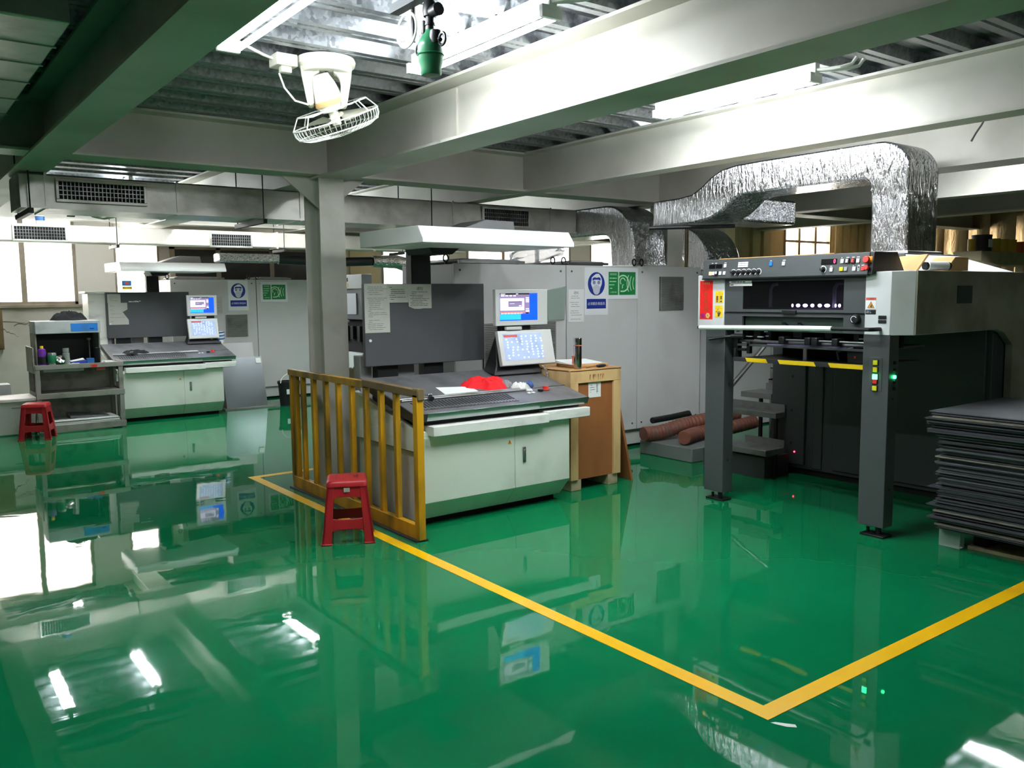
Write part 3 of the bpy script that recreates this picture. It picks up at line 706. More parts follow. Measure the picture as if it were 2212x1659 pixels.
def console(dx,dy,who,near):
    D=lambda v:(v[0]+dx,v[1]+dy,v[2])
    c=thing('press_console','%s press console with sloped steel desk and pale green cabinet doors'%who,'control console',D((3.9,5.7,0)))
    def P(name,mb,m,**k): return part(name,mb.move((dx,dy,0)),m,c,**k)
    # cabinet
    prof=[(5.38,.71),(5.38,.20),(5.51,.045),(6.35,.045),(6.35,.84),(5.40,.74)]
    m=MB(); m.prism(prof,'x',3.18,4.64); P('cabinet_body',m,M['consw'],bevel=.004)
    m=MB(); m.box(3.22,4.60,5.545,6.3,0,.05); P('toe_kick',m,M['dark'],smooth=0)
    for a,b in ((3.185,4.052),(4.062,4.635)):
        m=MB(); m.prism([(5.372,.70),(5.372,.20),(5.502,.048),(5.512,.048),(5.383,.20),(5.383,.70)],'x',a,b); dr=P('door',m,M['consw'],bevel=.002)
        if a>4:
            q=MB(); q.box(4.135,4.165,5.362,5.372,.40,.53); part('handle_plate',q.move((dx,dy,0)),M['steel'],dr,bevel=.004)
            q=MB(); q.box(4.143,4.157,5.355,5.363,.42,.51); part('handle_slot',q.move((dx,dy,0)),M['chrome'],dr,bevel=.004)
        else:
            q=MB(); q.poly([(3.985,5.3715,.565),(4.025,5.3715,.565),(4.005,5.3715,.602)]); part('warning_triangle',q.move((dx,dy,0)),M['orange'],dr,smooth=0)
            q=MB(); q.box(4.003,4.007,5.3705,5.3712,.575,.592); part('warning_mark',q.move((dx,dy,0)),M['ink'],dr,smooth=0)
    # side panels with dark joint
    m=MB(); m.prism([(5.37,.60),(6.36,.60),(6.36,.98),(5.45,.78),(5.30,.76),(5.30,.72),(5.37,.71)],'x',3.135,3.18); P('side_panel',m,M['conswt'],bevel=.004)
    m=MB(); m.prism([(5.385,.06),(6.34,.06),(6.34,.585),(5.385,.585)],'x',3.165,3.18); P('side_panel',m,M['cab'],smooth=0)
    m=MB(); m.box(3.172,3.182,5.39,6.34,.583,.602); P('side_joint',m,M['black'],smooth=0)
    # pull-out trays
    m=MB(); m.box(3.25,4.36,5.30,5.45,.712,.787); P('tray_front',m,M['conswt'],bevel=.005)
    m=MB(); m.box(4.362,4.83,5.325,5.46,.72,.80); P('tray_front',m,M['conswt'],bevel=.005)
    m=MB(); m.box(3.20,4.80,5.44,6.2,.74,.815); P('tray_box',m,M['black'],smooth=0)
    # sloped desk
    def sl(y0,y1,t0,t1,x0,x1):
        q=MB(); q.prism([(y0,slopez(y0)+t0),(y1,slopez(y1)+t0),(y1,slopez(y1)+t1),(y0,slopez(y0)+t1)],'x',x0,x1); return q
    P('desk_top',sl(5.36,6.2,-.062,0,3.125,4.835),M['desk'],bevel=.006)
    m=MB(); m.prism([(5.338,.884),(5.362,.824),(5.370,.824),(5.362,.884)],'x',3.23,4.832); P('desk_front_trim',m,M['deskrim'],bevel=.002)
    m=MB(); m.prism([(5.337,.885),(5.361,.822),(5.372,.822),(5.365,.885)],'x',3.122,3.232); m.prism([(5.36,.82),(6.2,.82+.207),(6.2,.886+.207),(5.36,.886)],'x',3.115,3.126); P('desk_end_cap',m,M['deskedge'],bevel=.003)
    # clamp rail and key rows
    m=MB(); 
    for yy in (5.612,5.645): m.cyl((3.16,yy,slopez(yy)+.012),(4.36,yy,slopez(yy)+.012),.009,n=8)
    P('clamp_rail',m,M['steel'])
    m=MB(); m.box(3.39,3.43,5.60,5.655,slopez(5.63),slopez(5.63)+.045); P('clamp_slider',m,M['chrome'],bevel=.004)
    m=MB(); m.cyl((3.41,5.60,slopez(5.6)+.022),(3.41,5.575,slopez(5.575)+.022),.02,n=14); P('clamp_knob',m,M['black'])
    m=MB()
    for i in range(30):
        x=3.22+i*.031; m.prism([(5.47,slopez(5.47)+.0005),(5.585,slopez(5.585)+.0005),(5.585,slopez(5.585)+.004),(5.47,slopez(5.47)+.004)],'x',x,x+.015)
    P('ink_key_strip',m,M['deskedge'],smooth=0)
    m=MB()
    for i in range(30):
        x=3.22+i*.031; m.prism([(5.415,slopez(5.415)+.0005),(5.44,slopez(5.44)+.0005),(5.44,slopez(5.44)+.005),(5.415,slopez(5.415)+.005)],'x',x,x+.018)
    P('ink_key_row',m,M['steel'],smooth=0)
    m=MB(); m.prism([(5.655,slopez(5.655)+.0005),(5.67,slopez(5.67)+.0005),(5.67,slopez(5.67)+.004),(5.655,slopez(5.655)+.004)],'x',4.36,4.83); P('desk_groove_strip',m,M['steel'],smooth=0)
    m=MB(); zz=slopez(5.60); m.cyl((4.565,5.60,zz),(4.565,5.60,zz+.03),.026,n=18); b=P('stop_button',m,M['btn_r'],bevel=.003)
    m=MB(); m.cyl((4.565,5.60,zz-.002),(4.565,5.60,zz+.008),.036,n=18); P('button_ring',m,M['salmon'])
    m=MB(); zz=slopez(5.575); m.cyl((4.49,5.575,zz),(4.49,5.575,zz+.018),.024,n=18); P('push_button',m,M['black'],bevel=.003)
    m=MB()
    for x in (4.34,4.385): m.prism([(5.55,slopez(5.55)+.0005),(5.575,slopez(5.575)+.0005),(5.575,slopez(5.575)+.003),(5.55,slopez(5.55)+.003)],'x',x,x+.03)
    P('key_label',m,M['paper'],smooth=0)
    # back board with supports
    m=MB(); m.box(3.26,4.48,6.38,6.42,1.165,1.86); P('back_board',m,M['board'],bevel=.006)
    for a in (3.40,3.86): 
        m=MB(); m.box(a,a+.2,6.43,6.53,0,1.80); P('board_support',m,M['black'],bevel=.004)
    m=MB(); m.box(3.27,3.38,6.5,6.62,0,1.25); m.box(3.62,3.8,6.5,6.62,0,1.22); P('support_frame',m,M['cabside'],bevel=.004)
    m=MB(); m.cyl((3.31,6.383,1.385),(3.31,6.372,1.385),.012,n=12); P('board_screw',m,M['paper'])
    # overhead lamp hood
    ph=0 if near else .125
    m=MB(); m.box(3.735+ph,3.93+ph*.9,6.40,6.50,1.80,2.16); P('hood_post',m,M['black'],bevel=.006)
    m=MB(); m.prism([(3.735+ph,2.10),(3.93+ph,2.10),(4.02+ph,2.165),(3.70+ph,2.165)],'y',6.05,6.46); P('post_bracket',m,M['black'],bevel=.004)
    hp=[(5.48,2.152),(5.48,2.184),(5.55,2.28),(6.26,2.287),(6.50,2.287),(6.50,2.158)]
    m=MB(); m.prism(hp,'x',3.30,4.79); h=P('lamp_hood',m,M['hood'],bevel=.004)
    m=MB(); m.box(3.36,4.72,5.6,6.4,2.1505,2.156); part('lamp_diffuser',m.move((dx,dy,0)),M['hood'],h,smooth=0)
    m=MB(); m.prism([(3.95,2.287),(4.60,2.287),(4.58,2.40),(4.28,2.405)],'y',6.05,6.46); P('hood_housing',m,M['cabside'],bevel=.006)
    # monitors
    def monitor(x0,x1,yb,yt,z0,z1,kind):
        X=Vector((1,0.0,0)); Y=Vector((0,yt-yb,z1-z0)).normalized(); H=math.hypot(yt-yb,z1-z0); W=x1-x0
        Z=X.cross(Y).normalized()   # towards the viewer
        o=Vector((x0,yb,z0))
        def slab(u0,u1,v0,v1,d0,d1):
            q=MB(); q.hexa([o+X*a+Y*b+Z*d for d in (d0,d1) for a,b in ((u0,v0),(u1,v0),(u1,v1),(u0,v1))]); return q
        mo=P('monitor_case',slab(0,W,0,H,-.045,0),M['bezel'],bevel=.006)
        so=Vector(D(tuple(o+X*.045+Y*.045+Z*.001)))
        if kind=='ui':
            screen_ui(mo,so,X,Y,W*(.72 if near else .8),H*.75)
        else:
            q=MB(); q.rect(so,X,Y,0,W*(.72 if near else .8),0,H*.76); part('display',q,M['screen_blur'],mo,smooth=0)
            q=MB(); R=random.Random(5)
            for j in range(9):
                for i in range(8):
                    if R.random()<.75: q.disc(so+Z*.001,X,Y,.011,.009,10,off=(.04+i*(W*.09 if near else W*.085)+R.uniform(-.006,.006),.02+j*.024))
            part('display_graphics',q,M['screen_pale'],mo,smooth=0)
            q=MB(); q.rect(so+Z*.0015,X,Y,.01,.16,H*.66,H*.73); part('display_banner',q,M['salmon'],mo,smooth=0)
        return mo
    w1=4.92 if near else 4.79
    monitor(4.335,w1,6.0,6.0,1.485,1.805,'ui')
    monitor(4.33 if not near else 4.36,w1+(.045 if near else .0),5.94,6.01,1.137,1.442,'blur')
    m=MB(); m.box(4.42,4.76,6.05,6.10,1.14,1.72); P('monitor_arm',m,M['black'],bevel=.005)
    m=MB(); m.hexa([(4.30,5.98,1.05),(4.83,5.97,1.05),(4.83,6.18,1.08),(4.32,6.18,1.08),(4.36,6.02,1.14),(4.83,6.02,1.14),(4.82,6.12,1.42),(4.42,6.12,1.42)]); P('monitor_base',m,M['black'],bevel=.01)
    m=MB(); m.box(4.45,4.62,5.995,6.03,1.447,1.475); P('monitor_clip',m,M['bezel'],bevel=.003)
    return c
c1=console(0,0,'near',True)
c2=console(-.47,7.45,'far',False)

# papers taped on the boards
def sheet(name,x0,x1,z0,z1,y,label,cat='paper',m='paperg',nl=14,seed=1,pts=None,title=None,group=None,ink='ink',th=.0015,lh=.004):
    q=MB()
    if pts: q.prism(pts,'y',y-th,y)
    else: q.box(x0,x1,y-th,y,z0,z1)
    o=solo(name,q,M[m],label,cat,group,smooth=0)
    k=MB(); lines(k,(0,y-th-.0006,0),XP,ZP,x0+.02,x1-.02,z0+.02,z1-(.06 if title else .02),nl,lh,seed)
    if title: k.text(title,.035,((x0+x1)/2,y-th-.0006,z1-.04),XP,ZP)
    part('print',k,M[ink],o,smooth=0); return o
sheet('notice_sheet',3.265,3.50,1.45,1.86,6.378,'long typed notice at the left edge of the near charcoal board',nl=24,seed=3,ink='inkl')
sheet('notice_sheet',3.475,3.68,1.70,1.857,6.374,'stained short notice overlapping the long notice on the near board',nl=7,seed=4)
sheet('notice_sheet',3.68,3.915,1.645,1.856,6.377,'torn notice under the lamp post of the near board',nl=9,seed=5,title='通知',pts=[(3.68,1.856),(3.915,1.856),(3.915,1.647),(3.83,1.647),(3.79,1.643),(3.74,1.645),(3.71,1.655),(3.685,1.665)])
sheet('notice_sheet',2.815,3.0,1.70,1.83,13.828,'upper taped sheet on the far charcoal board',nl=4,seed=6,ink='inkl')
sheet('notice_sheet',2.82,3.09,1.37,1.70,13.826,'ragged lower sheet on the far charcoal board',nl=5,seed=7,ink='inkl',pts=[(2.82,1.70),(3.09,1.70),(3.09,1.60),(3.02,1.56),(3.06,1.50),(3.10,1.44),(3.10,1.37),(2.82,1.37)])
m=MB(); lines(m,(0,13.8285,0),XP,ZP,3.10,3.31,1.70,1.73,1,.014,3,0); m.rect((0,13.8284,0),XP,ZP,3.20,3.235,1.718,1.727); m.rect((0,13.8284,0),XP,ZP,3.262,3.285,1.718,1.729); solo('board_lettering',m,M['paper'],'small blurred white lettering on the far charcoal board','lettering',smooth=0)

# things on the near desk
def onslope(pts,t0,t1):
    q=MB(); b=[(x,y,slopez(y)+t0) for x,y in pts]; a=[(x,y,slopez(y)+t1) for x,y in pts]
    n=len(pts); V=[q.bm.verts.new(p) for p in b]; U=[q.bm.verts.new(p) for p in a]
    q.bm.faces.new(V[::-1]); q.bm.faces.new(U)
    for i in range(n): q.bm.faces.new([V[i],V[(i+1)%n],U[(i+1)%n],U[i]])
    return q
solo('paper_sheet',onslope([(3.605,5.67),(3.93,5.66),(3.93,5.815),(3.62,5.86)],.001,.003),M['paper'],'blank white sheet lying on the near desk beside the red rag','paper',smooth=0)
from mathutils import noise
def rag(cx,cy,z,rx,ry,h,m,label,name,cat,seed,slope=True,rot=0,fl=4.0):
    q=MB(); n=44; k=13; rings=[]
    def N(a,b,s): return noise.noise(Vector((a*s+seed*3.1,b*s-seed*1.7,seed*.37)))
    for j in range(k+1):
        t=j/k; ring=[]
        for i in range(n):
            a=2*math.pi*i/n; e=1+.42*N(math.cos(a),math.sin(a),1.3)+.2*N(math.cos(a),math.sin(a),3.2)
            u=t*e*math.cos(a); v=t*e*math.sin(a)
            rd=1-abs(N(u,v,2.4))*2.2; rd2=1-abs(N(u+3,v,5.5))*2
            hh=h*(1-t**fl)*max(.15,.45+.42*rd+.18*rd2+.35*N(u,v,1.4))
            x=rx*u; y=ry*v
            X_=cx+x*math.cos(rot)-y*math.sin(rot); Y_=cy+x*math.sin(rot)+y*math.cos(rot)
            ring.append(q.bm.verts.new((X_,Y_,(slopez(Y_) if slope else z)+max(hh,.0015))))
        rings.append(ring)
    for j in range(k):
        for i in range(n): q.bm.faces.new([rings[j][i],rings[j][(i+1)%n],rings[j+1][(i+1)%n],rings[j+1][i]])
    bmesh.ops.remove_doubles(q.bm,verts=q.bm.verts[:],dist=.0003)
    return solo(name,q,M[m],label,cat,smooth=70)
rag(4.10,5.81,0,.20,.125,.066,'cloth_red','crumpled bright red rag on the near sloped desk','rag','cloth',5)
rag(4.265,5.77,0,.06,.04,.05,'cloth_grey','grey glove crumpled beside the red rag','work_glove','glove',9)
g=rag(4.355,5.665,0,.075,.04,.055,'cloth_white','white knitted glove at the right of the red rag','work_glove','glove',12,rot=-.6)
m=MB(); m.lathe((0,0,0),[(.03,0),(.034,.01),(.034,.03),(.03,.035)],18); m.rot((0,0,0),'Y',1.1); m.move((4.40,5.63,slopez(5.63)+.034)); part('cuff',m,M['rubberblue'],g)
m=MB()
pts=[]
for i in range(90):
    t=i/89; pts.append((4.80+.012*math.cos(i*.9)+.03*math.sin(t*3),5.93-.05*t+.012*math.sin(i*.9),1.12-.12*t))
m.tube(pts,.0025,5); solo('coiled_cord',m,M['steel'],'curly pale cord dangling below the near monitors','cord')
# things on the far desk
def slope2(y): return slopez(y-7.45)
def place2(o,x,y): pass
q=rag(3.0,13.15,slope2(13.15)-.005,.17,.12,.055,'cloth_black','crumpled black glove on the far sloped desk','work_glove','glove',21,slope=False)
m=MB(); zc=slope2(13.5); m.lathe((4.36,13.5,zc-.01),[(.0,0),(.062,.002),(.065,.01),(.065,.19),(.06,.19),(.058,.02),(0,.015)],22); cup=solo('striped_mug',m,M['white_plastic'],'blue and white striped mug at the right of the far desk','mug')
m=MB()
for k in range(3):
    pts=[(4.36+.0665*math.cos(a),13.5+.0665*math.sin(a),zc+.03+.05*k+.02*a/3.1) for a in [math.pi+i*.17 for i in range(20)]]
    m.tube(pts,.011,6)
part('stripe',m,M['cupblue'],cup)
m=MB(); m.lathe((4.22,13.5,zc-.01),[(.0,0),(.045,.002),(.045,.10),(.04,.10),(.04,.02),(0,.015)],18); solo('metal_cup',m,M['pine'],'small tan cup left of the striped mug','cup')

lk=thing('slim_cabinet','slim tall pale cabinet at the left end of the far charcoal board','cabinet',(2.70,14.0,0))
m=MB(); m.box(2.56,2.80,13.88,14.3,0,1.84); part('cabinet_body',m,M['conswt'],lk,bevel=.006)
m=MB(); m.box(2.52,2.84,13.86,14.32,1.845,1.875); part('cabinet_top',m,M['conswt'],lk,bevel=.004)
m=MB(); m.box(2.80,2.86,13.9,14.2,0,1.80); part('side_rail',m,M['cabside'],lk,bevel=.004)
# ------------------------------------------------------------------ machine cabinets
def cabinet(dx,dy,who,xl=4.46):
    c=thing('machine_cabinet','%s tall grey machine cabinet with louvres behind the %s console'%(who,who),'cabinet',(6.2+dx,7.3+dy,0))
    def P(name,mb,m,**k): return part(name,mb.move((dx,dy,0)),m,c,**k)
    m=MB(); m.box(xl,8.01,6.87,7.84,.20,2.062); P('cabinet_body',m,M['cabside'],bevel=.006)
    m=MB(); m.box(xl+.03,8.0,6.90,7.8,.03,.20); P('plinth',m,M['cab'],bevel=.004)
    m=MB(); m.box(xl+.05,7.98,6.96,7.76,0,.03); P('plinth_foot',m,M['dark'],smooth=0)
    for a,b in ((xl,5.868),(5.88,6.93),(6.938,8.01)):
        m=MB(); m.box(a,b,6.85,6.872,.21,2.064); pn=P('front_panel',m,M['cab'],bevel=.004)
        q=MB()
        for sx in (a+.07,b-.07):
            for sz in (.28,2.0): q.cyl((sx+dx,6.852+dy,sz),(sx+dx,6.846+dy,sz),.011,n=10)
        part('panel_screw',q,M['ink'],pn)
    def louvre(x0,x1,z0,z1,mm='louvre',n=24):
        q=MB(); q.box(x0,x1,6.842,6.852,z0,z1); l=P('louvre',q,M['pressdark'],smooth=0)
        q=MB(); 
        for i in range(n):
            z=z0+(z1-z0)*i/n; q.hexa([(x0,6.838,z),(x1,6.838,z),(x1,6.846,z+.004),(x0,6.846,z+.004),(x0,6.834,z+(z1-z0)/n*.6),(x1,6.834,z+(z1-z0)/n*.6),(x1,6.846,z+(z1-z0)/n*.8),(x0,6.846,z+(z1-z0)/n*.8)])
        for a in (x0,x1-.012): q.box(a,a+.012,6.832,6.85,z0,z1)
        part('louvre_slats',q.move((dx,dy,0)),M[mm],l,smooth=0)
    louvre(7.295,7.69,1.56,1.95)
    louvre(4.79 if dx==0 else 5.33,5.72 if dx==0 else 5.70,1.03 if dx==0 else 1.10,1.475,n=26)
    # eye bolts
    for x in (4.45,5.79,5.94,7.0,7.12):
        q=MB(); q.tube([(x+.028*math.cos(2*math.pi*i/16),6.97,2.115+.035*math.sin(2*math.pi*i/16)) for i in range(16)],.008,8,True); q.cyl((x,6.97,2.06),(x,6.97,2.085),.014,n=10)
        P('eye_bolt',q,M['black'])
    for a,b in ((4.55,5.33),(5.95,6.50)):
        q=MB(); q.prism([(a,2.075),(b,2.075),(b+.02,2.085),(b-.06,2.11),(a+.05,2.115),(a-.02,2.085)],'y',6.9,7.55); P('roof_cover',q,M['cabside'],bevel=.004)
        q=MB(); q.box(a-.01,b+.02,6.885,6.9,2.07,2.098); P('roof_trim',q,M['steel'],smooth=0)
        q=MB(); q.box(a+.03,b-.03,6.92,7.5,2.06,2.078); P('roof_gap',q,M['dark'],smooth=0)
    return c
cabinet(0,0,'near')
cabinet(-.6,7.45,'far')
# wider machine housing past the near cabinet
m=MB(); m.box(8.14,9.9,6.95,8.0,.02,2.03); solo('machine_housing',m,M['cab'],'plain grey machine housing partly hidden behind the press','cabinet',bevel=.006)

m=MB(); m.box(8.02,8.13,7.0,7.8,.02,2.0); solo('machine_end_strip',m,M['cabside'],'narrow dark grey strip at the right end of the near cabinet','panel',bevel=.004)
# press delivery head seen beyond the column (second press)
def second_press():
    dx,dy=-.70,.42
    t=thing('press_delivery_unit','grey press control head glimpsed right of the pale column','printing press',(5.15,11.2,0))
    def Q(nm,q,m,**k): return part(nm,q.move((dx,dy,0)),M[m],t,**k)
    Q('control_box',MB().box(5.85,6.0,9.7,11.4,1.86,2.05),'cabside',bevel=.006)
    Q('hood_panel',MB().box(5.88,6.02,9.75,11.4,1.45,1.85),'gunmetal',bevel=.004)
    Q('window_pane',MB().box(5.86,5.879,9.9,10.95,1.52,1.80),'btn_g',smooth=0)
    Q('gripper_bay',MB().box(5.95,6.3,9.75,11.4,1.0,1.45),'dark',smooth=0)
    Q('lower_cover',MB().box(5.84,6.4,9.72,11.4,.0,1.0),'presswhite',bevel=.006)
    for y,z,mm in ((10.28,1.985,'led_r'),(10.20,1.985,'btn_w'),(10.13,1.985,'black'),(10.33,1.91,'black'),(10.25,1.91,'btn_w'),(10.18,1.91,'goldl'),(10.13,1.91,'goldl')):
        Q('button',MB().box(5.842,5.852,y-.022,y+.022,z-.025,z+.025),mm,bevel=.003)
    Q('grab_bar',MB().tube([(5.80,10.0,1.43),(5.80,11.3,1.43)],.016,8),'steel')
    for i in range(5): Q('gripper',MB().box(5.90,5.96,9.9+.2*i,9.98+.2*i,1.15+.03*(i%2),1.36),'black',bevel=.006)
second_press()

# ------------------------------------------------------------------ posters on cabinets
def gasmask(x0,x1,z0,z1,y,label,seed=0):
    q=MB(); q.box(x0,x1,y-.0016,y,z0,z1); o=solo('safety_notice',q,M['signw'],label,'notice',smooth=0)
    W=x1-x0;H=z1-z0; cx=(x0+x1)/2; cz=z0+H*.655; r=W*.36
    L=lambda k:(cx,y-.0018-.0005*k,cz)
    def P(name,k,mm,fn):
        q=MB(); fn(q,L(k)); part(name,q,M[mm],o,smooth=0)
    P('blue_disc',0,'blue',lambda q,c:q.disc(c,XP,ZP,r,r*1.02,36))
    s=r
    def head(q,c):
        q.pl(c,XP,ZP,[(s*u,s*v) for u,v in ((-.58,.30),(-.55,.55),(-.30,.72),(-.05,.86),(.28,.88),(.45,.72),(.58,.52),(.66,.28),(.64,.0),(.60,-.10),(.48,-.32),(.40,-.55),(-.40,-.55),(-.48,-.32),(-.60,-.10),(-.64,.05))])
    P('face_shape',1,'signw',head)
    P('goggle_band',2,'blue',lambda q,c:q.pl(c,XP,ZP,[(s*u,s*v) for u,v in ((-.48,.26),(-.44,.50),(-.16,.58),(.0,.52),(.30,.58),(.48,.50),(.50,.26),(.26,.36),(-.24,.36))]))
    def eyes(q,c):
        for e in (-.27,.27): q.disc(c,XP,ZP,s*.17,s*.17,18,off=(s*e,s*.12))
    P('goggle_lens',3,'signgr',eyes)
    P('filter_canister',3,'signw',lambda q,c:q.disc(c,XP,ZP,s*.40,s*.44,26,off=(0,-s*.52)))
    def rings(q,c):
        for rr in (.40,.30,.20,.09): q.arc(c,XP,ZP,(0,-s*.52),s*rr,s*.035,0,360,26)
    P('filter_rings',4,'signgr',rings)
    bz=z0+H*.235
    q=MB(); q.box(x0+W*.09,x1-W*.09,y-.0024,y-.0016,z0+H*.135,z0+H*.34); part('blue_band',q,M['blue'],o,smooth=0)
    q=MB(); q.text('必須戴防毒面具',W*.105,(cx,y-.0028,bz),XP,ZP); part('lettering',q,M['signw'],o,smooth=0)
    return o
def earsign(x0,x1,z0,z1,y,label):
    q=MB(); q.box(x0,x1,y-.0016,y,z0,z1); o=solo('noise_notice',q,M['signw'],label,'notice',smooth=0)
    W=x1-x0;H=z1-z0
    g0,g1=z0+H*.13,z0+H*.865
    q=MB(); q.rect((0,y-.002,0),XP,ZP,x0+W*.085,x0+W*.375,g0,g1); q.rect((0,y-.002,0),XP,ZP,x0+W*.41,x0+W*.925,g0,g1); part('green_panel',q,M['green'],o,smooth=0)
    q=MB(); q.rect((0,y-.0021,0),XP,ZP,x0+W*.378,x0+W*.407,g0,g1); part('divider',q,M['signg'],o,smooth=0)
    q=MB(); c=(x0+W*.50,y-.0026,z0+H*.5); u=H
    q.arc(c,XP,ZP,(W*.03,0),u*.255,u*.045,100,-95,22); q.arc(c,XP,ZP,(W*.03,0),u*.255,u*.045,140,100,6)
    q.rect(c,XP,ZP,-W*.05,W*.02,-u*.275,-u*.232)
    q.arc(c,XP,ZP,(W*.02,u*.06),u*.11,u*.035,60,230,12); q.arc(c,XP,ZP,(W*.02,u*.06),u*.11,u*.035,60,10,5)
    q.pl(c,XP,ZP,[(-W*.005,-u*.16),(W*.02,-u*.16),(W*.025,-u*.03),(W*.05,-u*.03),(W*.05,-u*.055),(0,-u*.055)])
    for k,(dx_,rr,a) in enumerate(((.45,.50,32),(.515,.46,30),(.575,.42,28))): q.arc((c[0],c[1]-.0004*(k+1),c[2]),XP,ZP,(W*dx_+W*.05,0),u*rr,u*.03,180-a,180+a,14)
    part('ear_symbol',q,M['signg'],o,smooth=0)
    q=MB(); xx=x0+W*.23
    q.text('噪音有害区',H*.075,(xx,y-.0026,z0+H*.785),XP,ZP,xsc=.82)
    for i,v in enumerate((.665,.56,.455,.345)): lines(q,(0,y-.0026,0),XP,ZP,x0+W*.095,x0+W*.36,z0+H*(v-.02),z0+H*(v+.02),1,H*.026,20+i,0)
    q.text('必须戴护耳器',H*.055,(xx,y-.0026,z0+H*.215),XP,ZP,xsc=.85)
    part('lettering',q,M['signg'],o,smooth=0)
    return o
gasmask(6.13,6.475,1.53,2.045,6.849,'blue gas mask notice on the near grey cabinet')
earsign(6.44,6.935,1.70,2.045,6.8465,'green ear protection notice on the near grey cabinet')
gasmask(4.79,5.13,1.545,2.05,14.299,'blue gas mask notice on the far grey cabinet')
earsign(5.345,5.83,1.68,2.025,14.297,'green ear protection notice on the far grey cabinet')
sheet('notice_sheet',5.90,6.12,1.46,1.81,6.848,'faded notice sheet left of the near gas mask notice',m='paper',nl=12,seed=8,ink='inkl',title='通知')
q=MB(); q.hexa([(5.60,6.82,1.49),(5.83,6.82,1.49),(5.83,6.848,1.49),(5.60,6.848,1.49),(5.58,6.81,1.80),(5.85,6.81,1.84),(5.85,6.848,1.84),(5.58,6.848,1.80)]); solo('document_pocket',q,M['film'],'clear document pocket on the near cabinet right of the monitors','document pocket',bevel=.006)
sheet('notice_sheet',4.55,4.68,1.5,1.78,14.298,'curled paper on the far cabinet beside the far monitors',nl=5,seed=14,ink='inkl')
# plastic sack on the cabinet roof
q=MB(); q.lathe((0,0,0),[(.02,-.33),(.07,-.30),(.10,-.2),(.115,-.05),(.11,.08),(.09,.2),(.075,.3),(.085,.34),(.02,.35)],22,'x'); 
R=random.Random(3)
for v in q.bm.verts: v.co.z*=.8; v.co+=Vector((0,R.uniform(-.02,.02),R.uniform(-.02,.02)))
q.rot((0,0,0),'Y',-.18); q.move((5.70,7.15,2.18)); solo('plastic_sack',q,M['sack'],'crumpled clear plastic sack on the near cabinet roof','bag',smooth=60)

# ------------------------------------------------------------------ crate and its things
cr=thing('wooden_crate','pine framed crate with brown plywood panel beside the near console','crate',(5.15,5.95,0))
x0,x1,y0,y1=4.85,5.46,5.60,6.30; TZ=1.085
q=MB(); q.box(x0-.002,x1,y0,y0+.03,TZ-.115,TZ); part('top_rail',q,M['pine'],cr,bevel=.003)
for a in (x0,x1-.09): 
    q=MB(); q.box(a,a+.09,y0,y0+.03,.10,TZ-.115); part('corner_post',q,M['pine'],cr,bevel=.003)
q=MB(); q.box(x0,x0+.03,y0+.03,y1,.1,TZ); part('side_frame',q,M['pine'],cr,bevel=.003)
q=MB(); q.box(x0+.03,x1-.005,y0+.02,y1,.1,TZ-.02); part('plywood_panel',q,M['ply'],cr,smooth=0)
q=MB(); q.box(x0,x1+.005,y0+.0,y1,TZ-.012,TZ+.006); part('lid',q,M['plyl'],cr,bevel=.002)
for a in (x0+.02,x1-.14):
    q=MB(); q.box(a,a+.12,y0+.02,y1-.02,0,.1); part('skid',q,M['pallet'],cr,bevel=.004)
q=MB(); q.box(5.075,5.225,y0+.017,y0+.019,.83,.965); tg=part('paper_tag',q,M['paper'],cr,smooth=0)
q=MB(); lines(q,(0,y0+.0165,0),XP,ZP,5.09,5.16,.87,.95,4,.004,2,0); part('tag_print',q,M['ink'],tg,smooth=0)
q=MB()
R=random.Random(8)
for i in range(7):
    z=.945-.011*i; q.rect((0,y0+.0166,0),XP,ZP,5.165+R.uniform(0,.01),5.185+R.uniform(0,.012),z,z+.0035); 
q.rect((0,y0+.0166,0),XP,ZP,5.175,5.179,.865,.955); part('tag_scribble',q,M['ink'],tg,smooth=0)
q=MB()
for i,ch in enumerate((0,1,2,3,4,5)):
    u=5.08+.03*i
    for k in range(3): a=R.uniform(-.01,.01); b=R.uniform(-.016,.016); q.pl((u,y0-.0006,TZ-.062),XP,ZP,[(a,-.02+b),(a+.003,-.02+b),(a+R.uniform(.004,.015),.018),(a+.002,.018)])
part('pencil_scrawl',q,M['ply'],cr,smooth=0)
q=MB(); T0=TZ+.007
q.lathe((4.985,5.66,T0),[(.0,0),(.034,0),(.036,.004),(.036,.205),(.0355,.21),(.037,.214),(.037,.275),(.034,.279),(.0,.28)],28); th=solo('thermos_flask',q,M['thermos'],'tall steel thermos flask standing on the pine crate','flask')
q=MB(); q.lathe((4.985,5.66,T0),[(.0368,.207),(.0385,.209),(.0385,.213),(.0368,.215)],28); part('copper_band',q,M['salmon'],th)
q=MB(); q.hexa([(5.02,5.75,T0),(5.40,5.70,T0),(5.44,6.0,T0),(5.06,6.05,T0),(5.02,5.75,T0+.03),(5.40,5.70,T0+.03),(5.44,6.0,T0+.03),(5.06,6.05,T0+.03)]); solo('clipboard',q,M['plyl'],'brown clipboard lying on the pine crate','clipboard',bevel=.008)
q=MB(); q.hexa([(5.0,5.77,T0+.031),(5.36,5.74,T0+.031),(5.38,6.0,T0+.031),(5.03,6.05,T0+.031),(5.0,5.77,T0+.034),(5.36,5.74,T0+.036),(5.38,6.0,T0+.055),(5.03,6.05,T0+.06)]); solo('paper_sheet',q,M['paper'],'white papers on the brown clipboard','paper',smooth=0)
sd=thing('screwdriver','screwdriver with black handle on the pine crate edge','screwdriver',(5.24,5.65,T0))
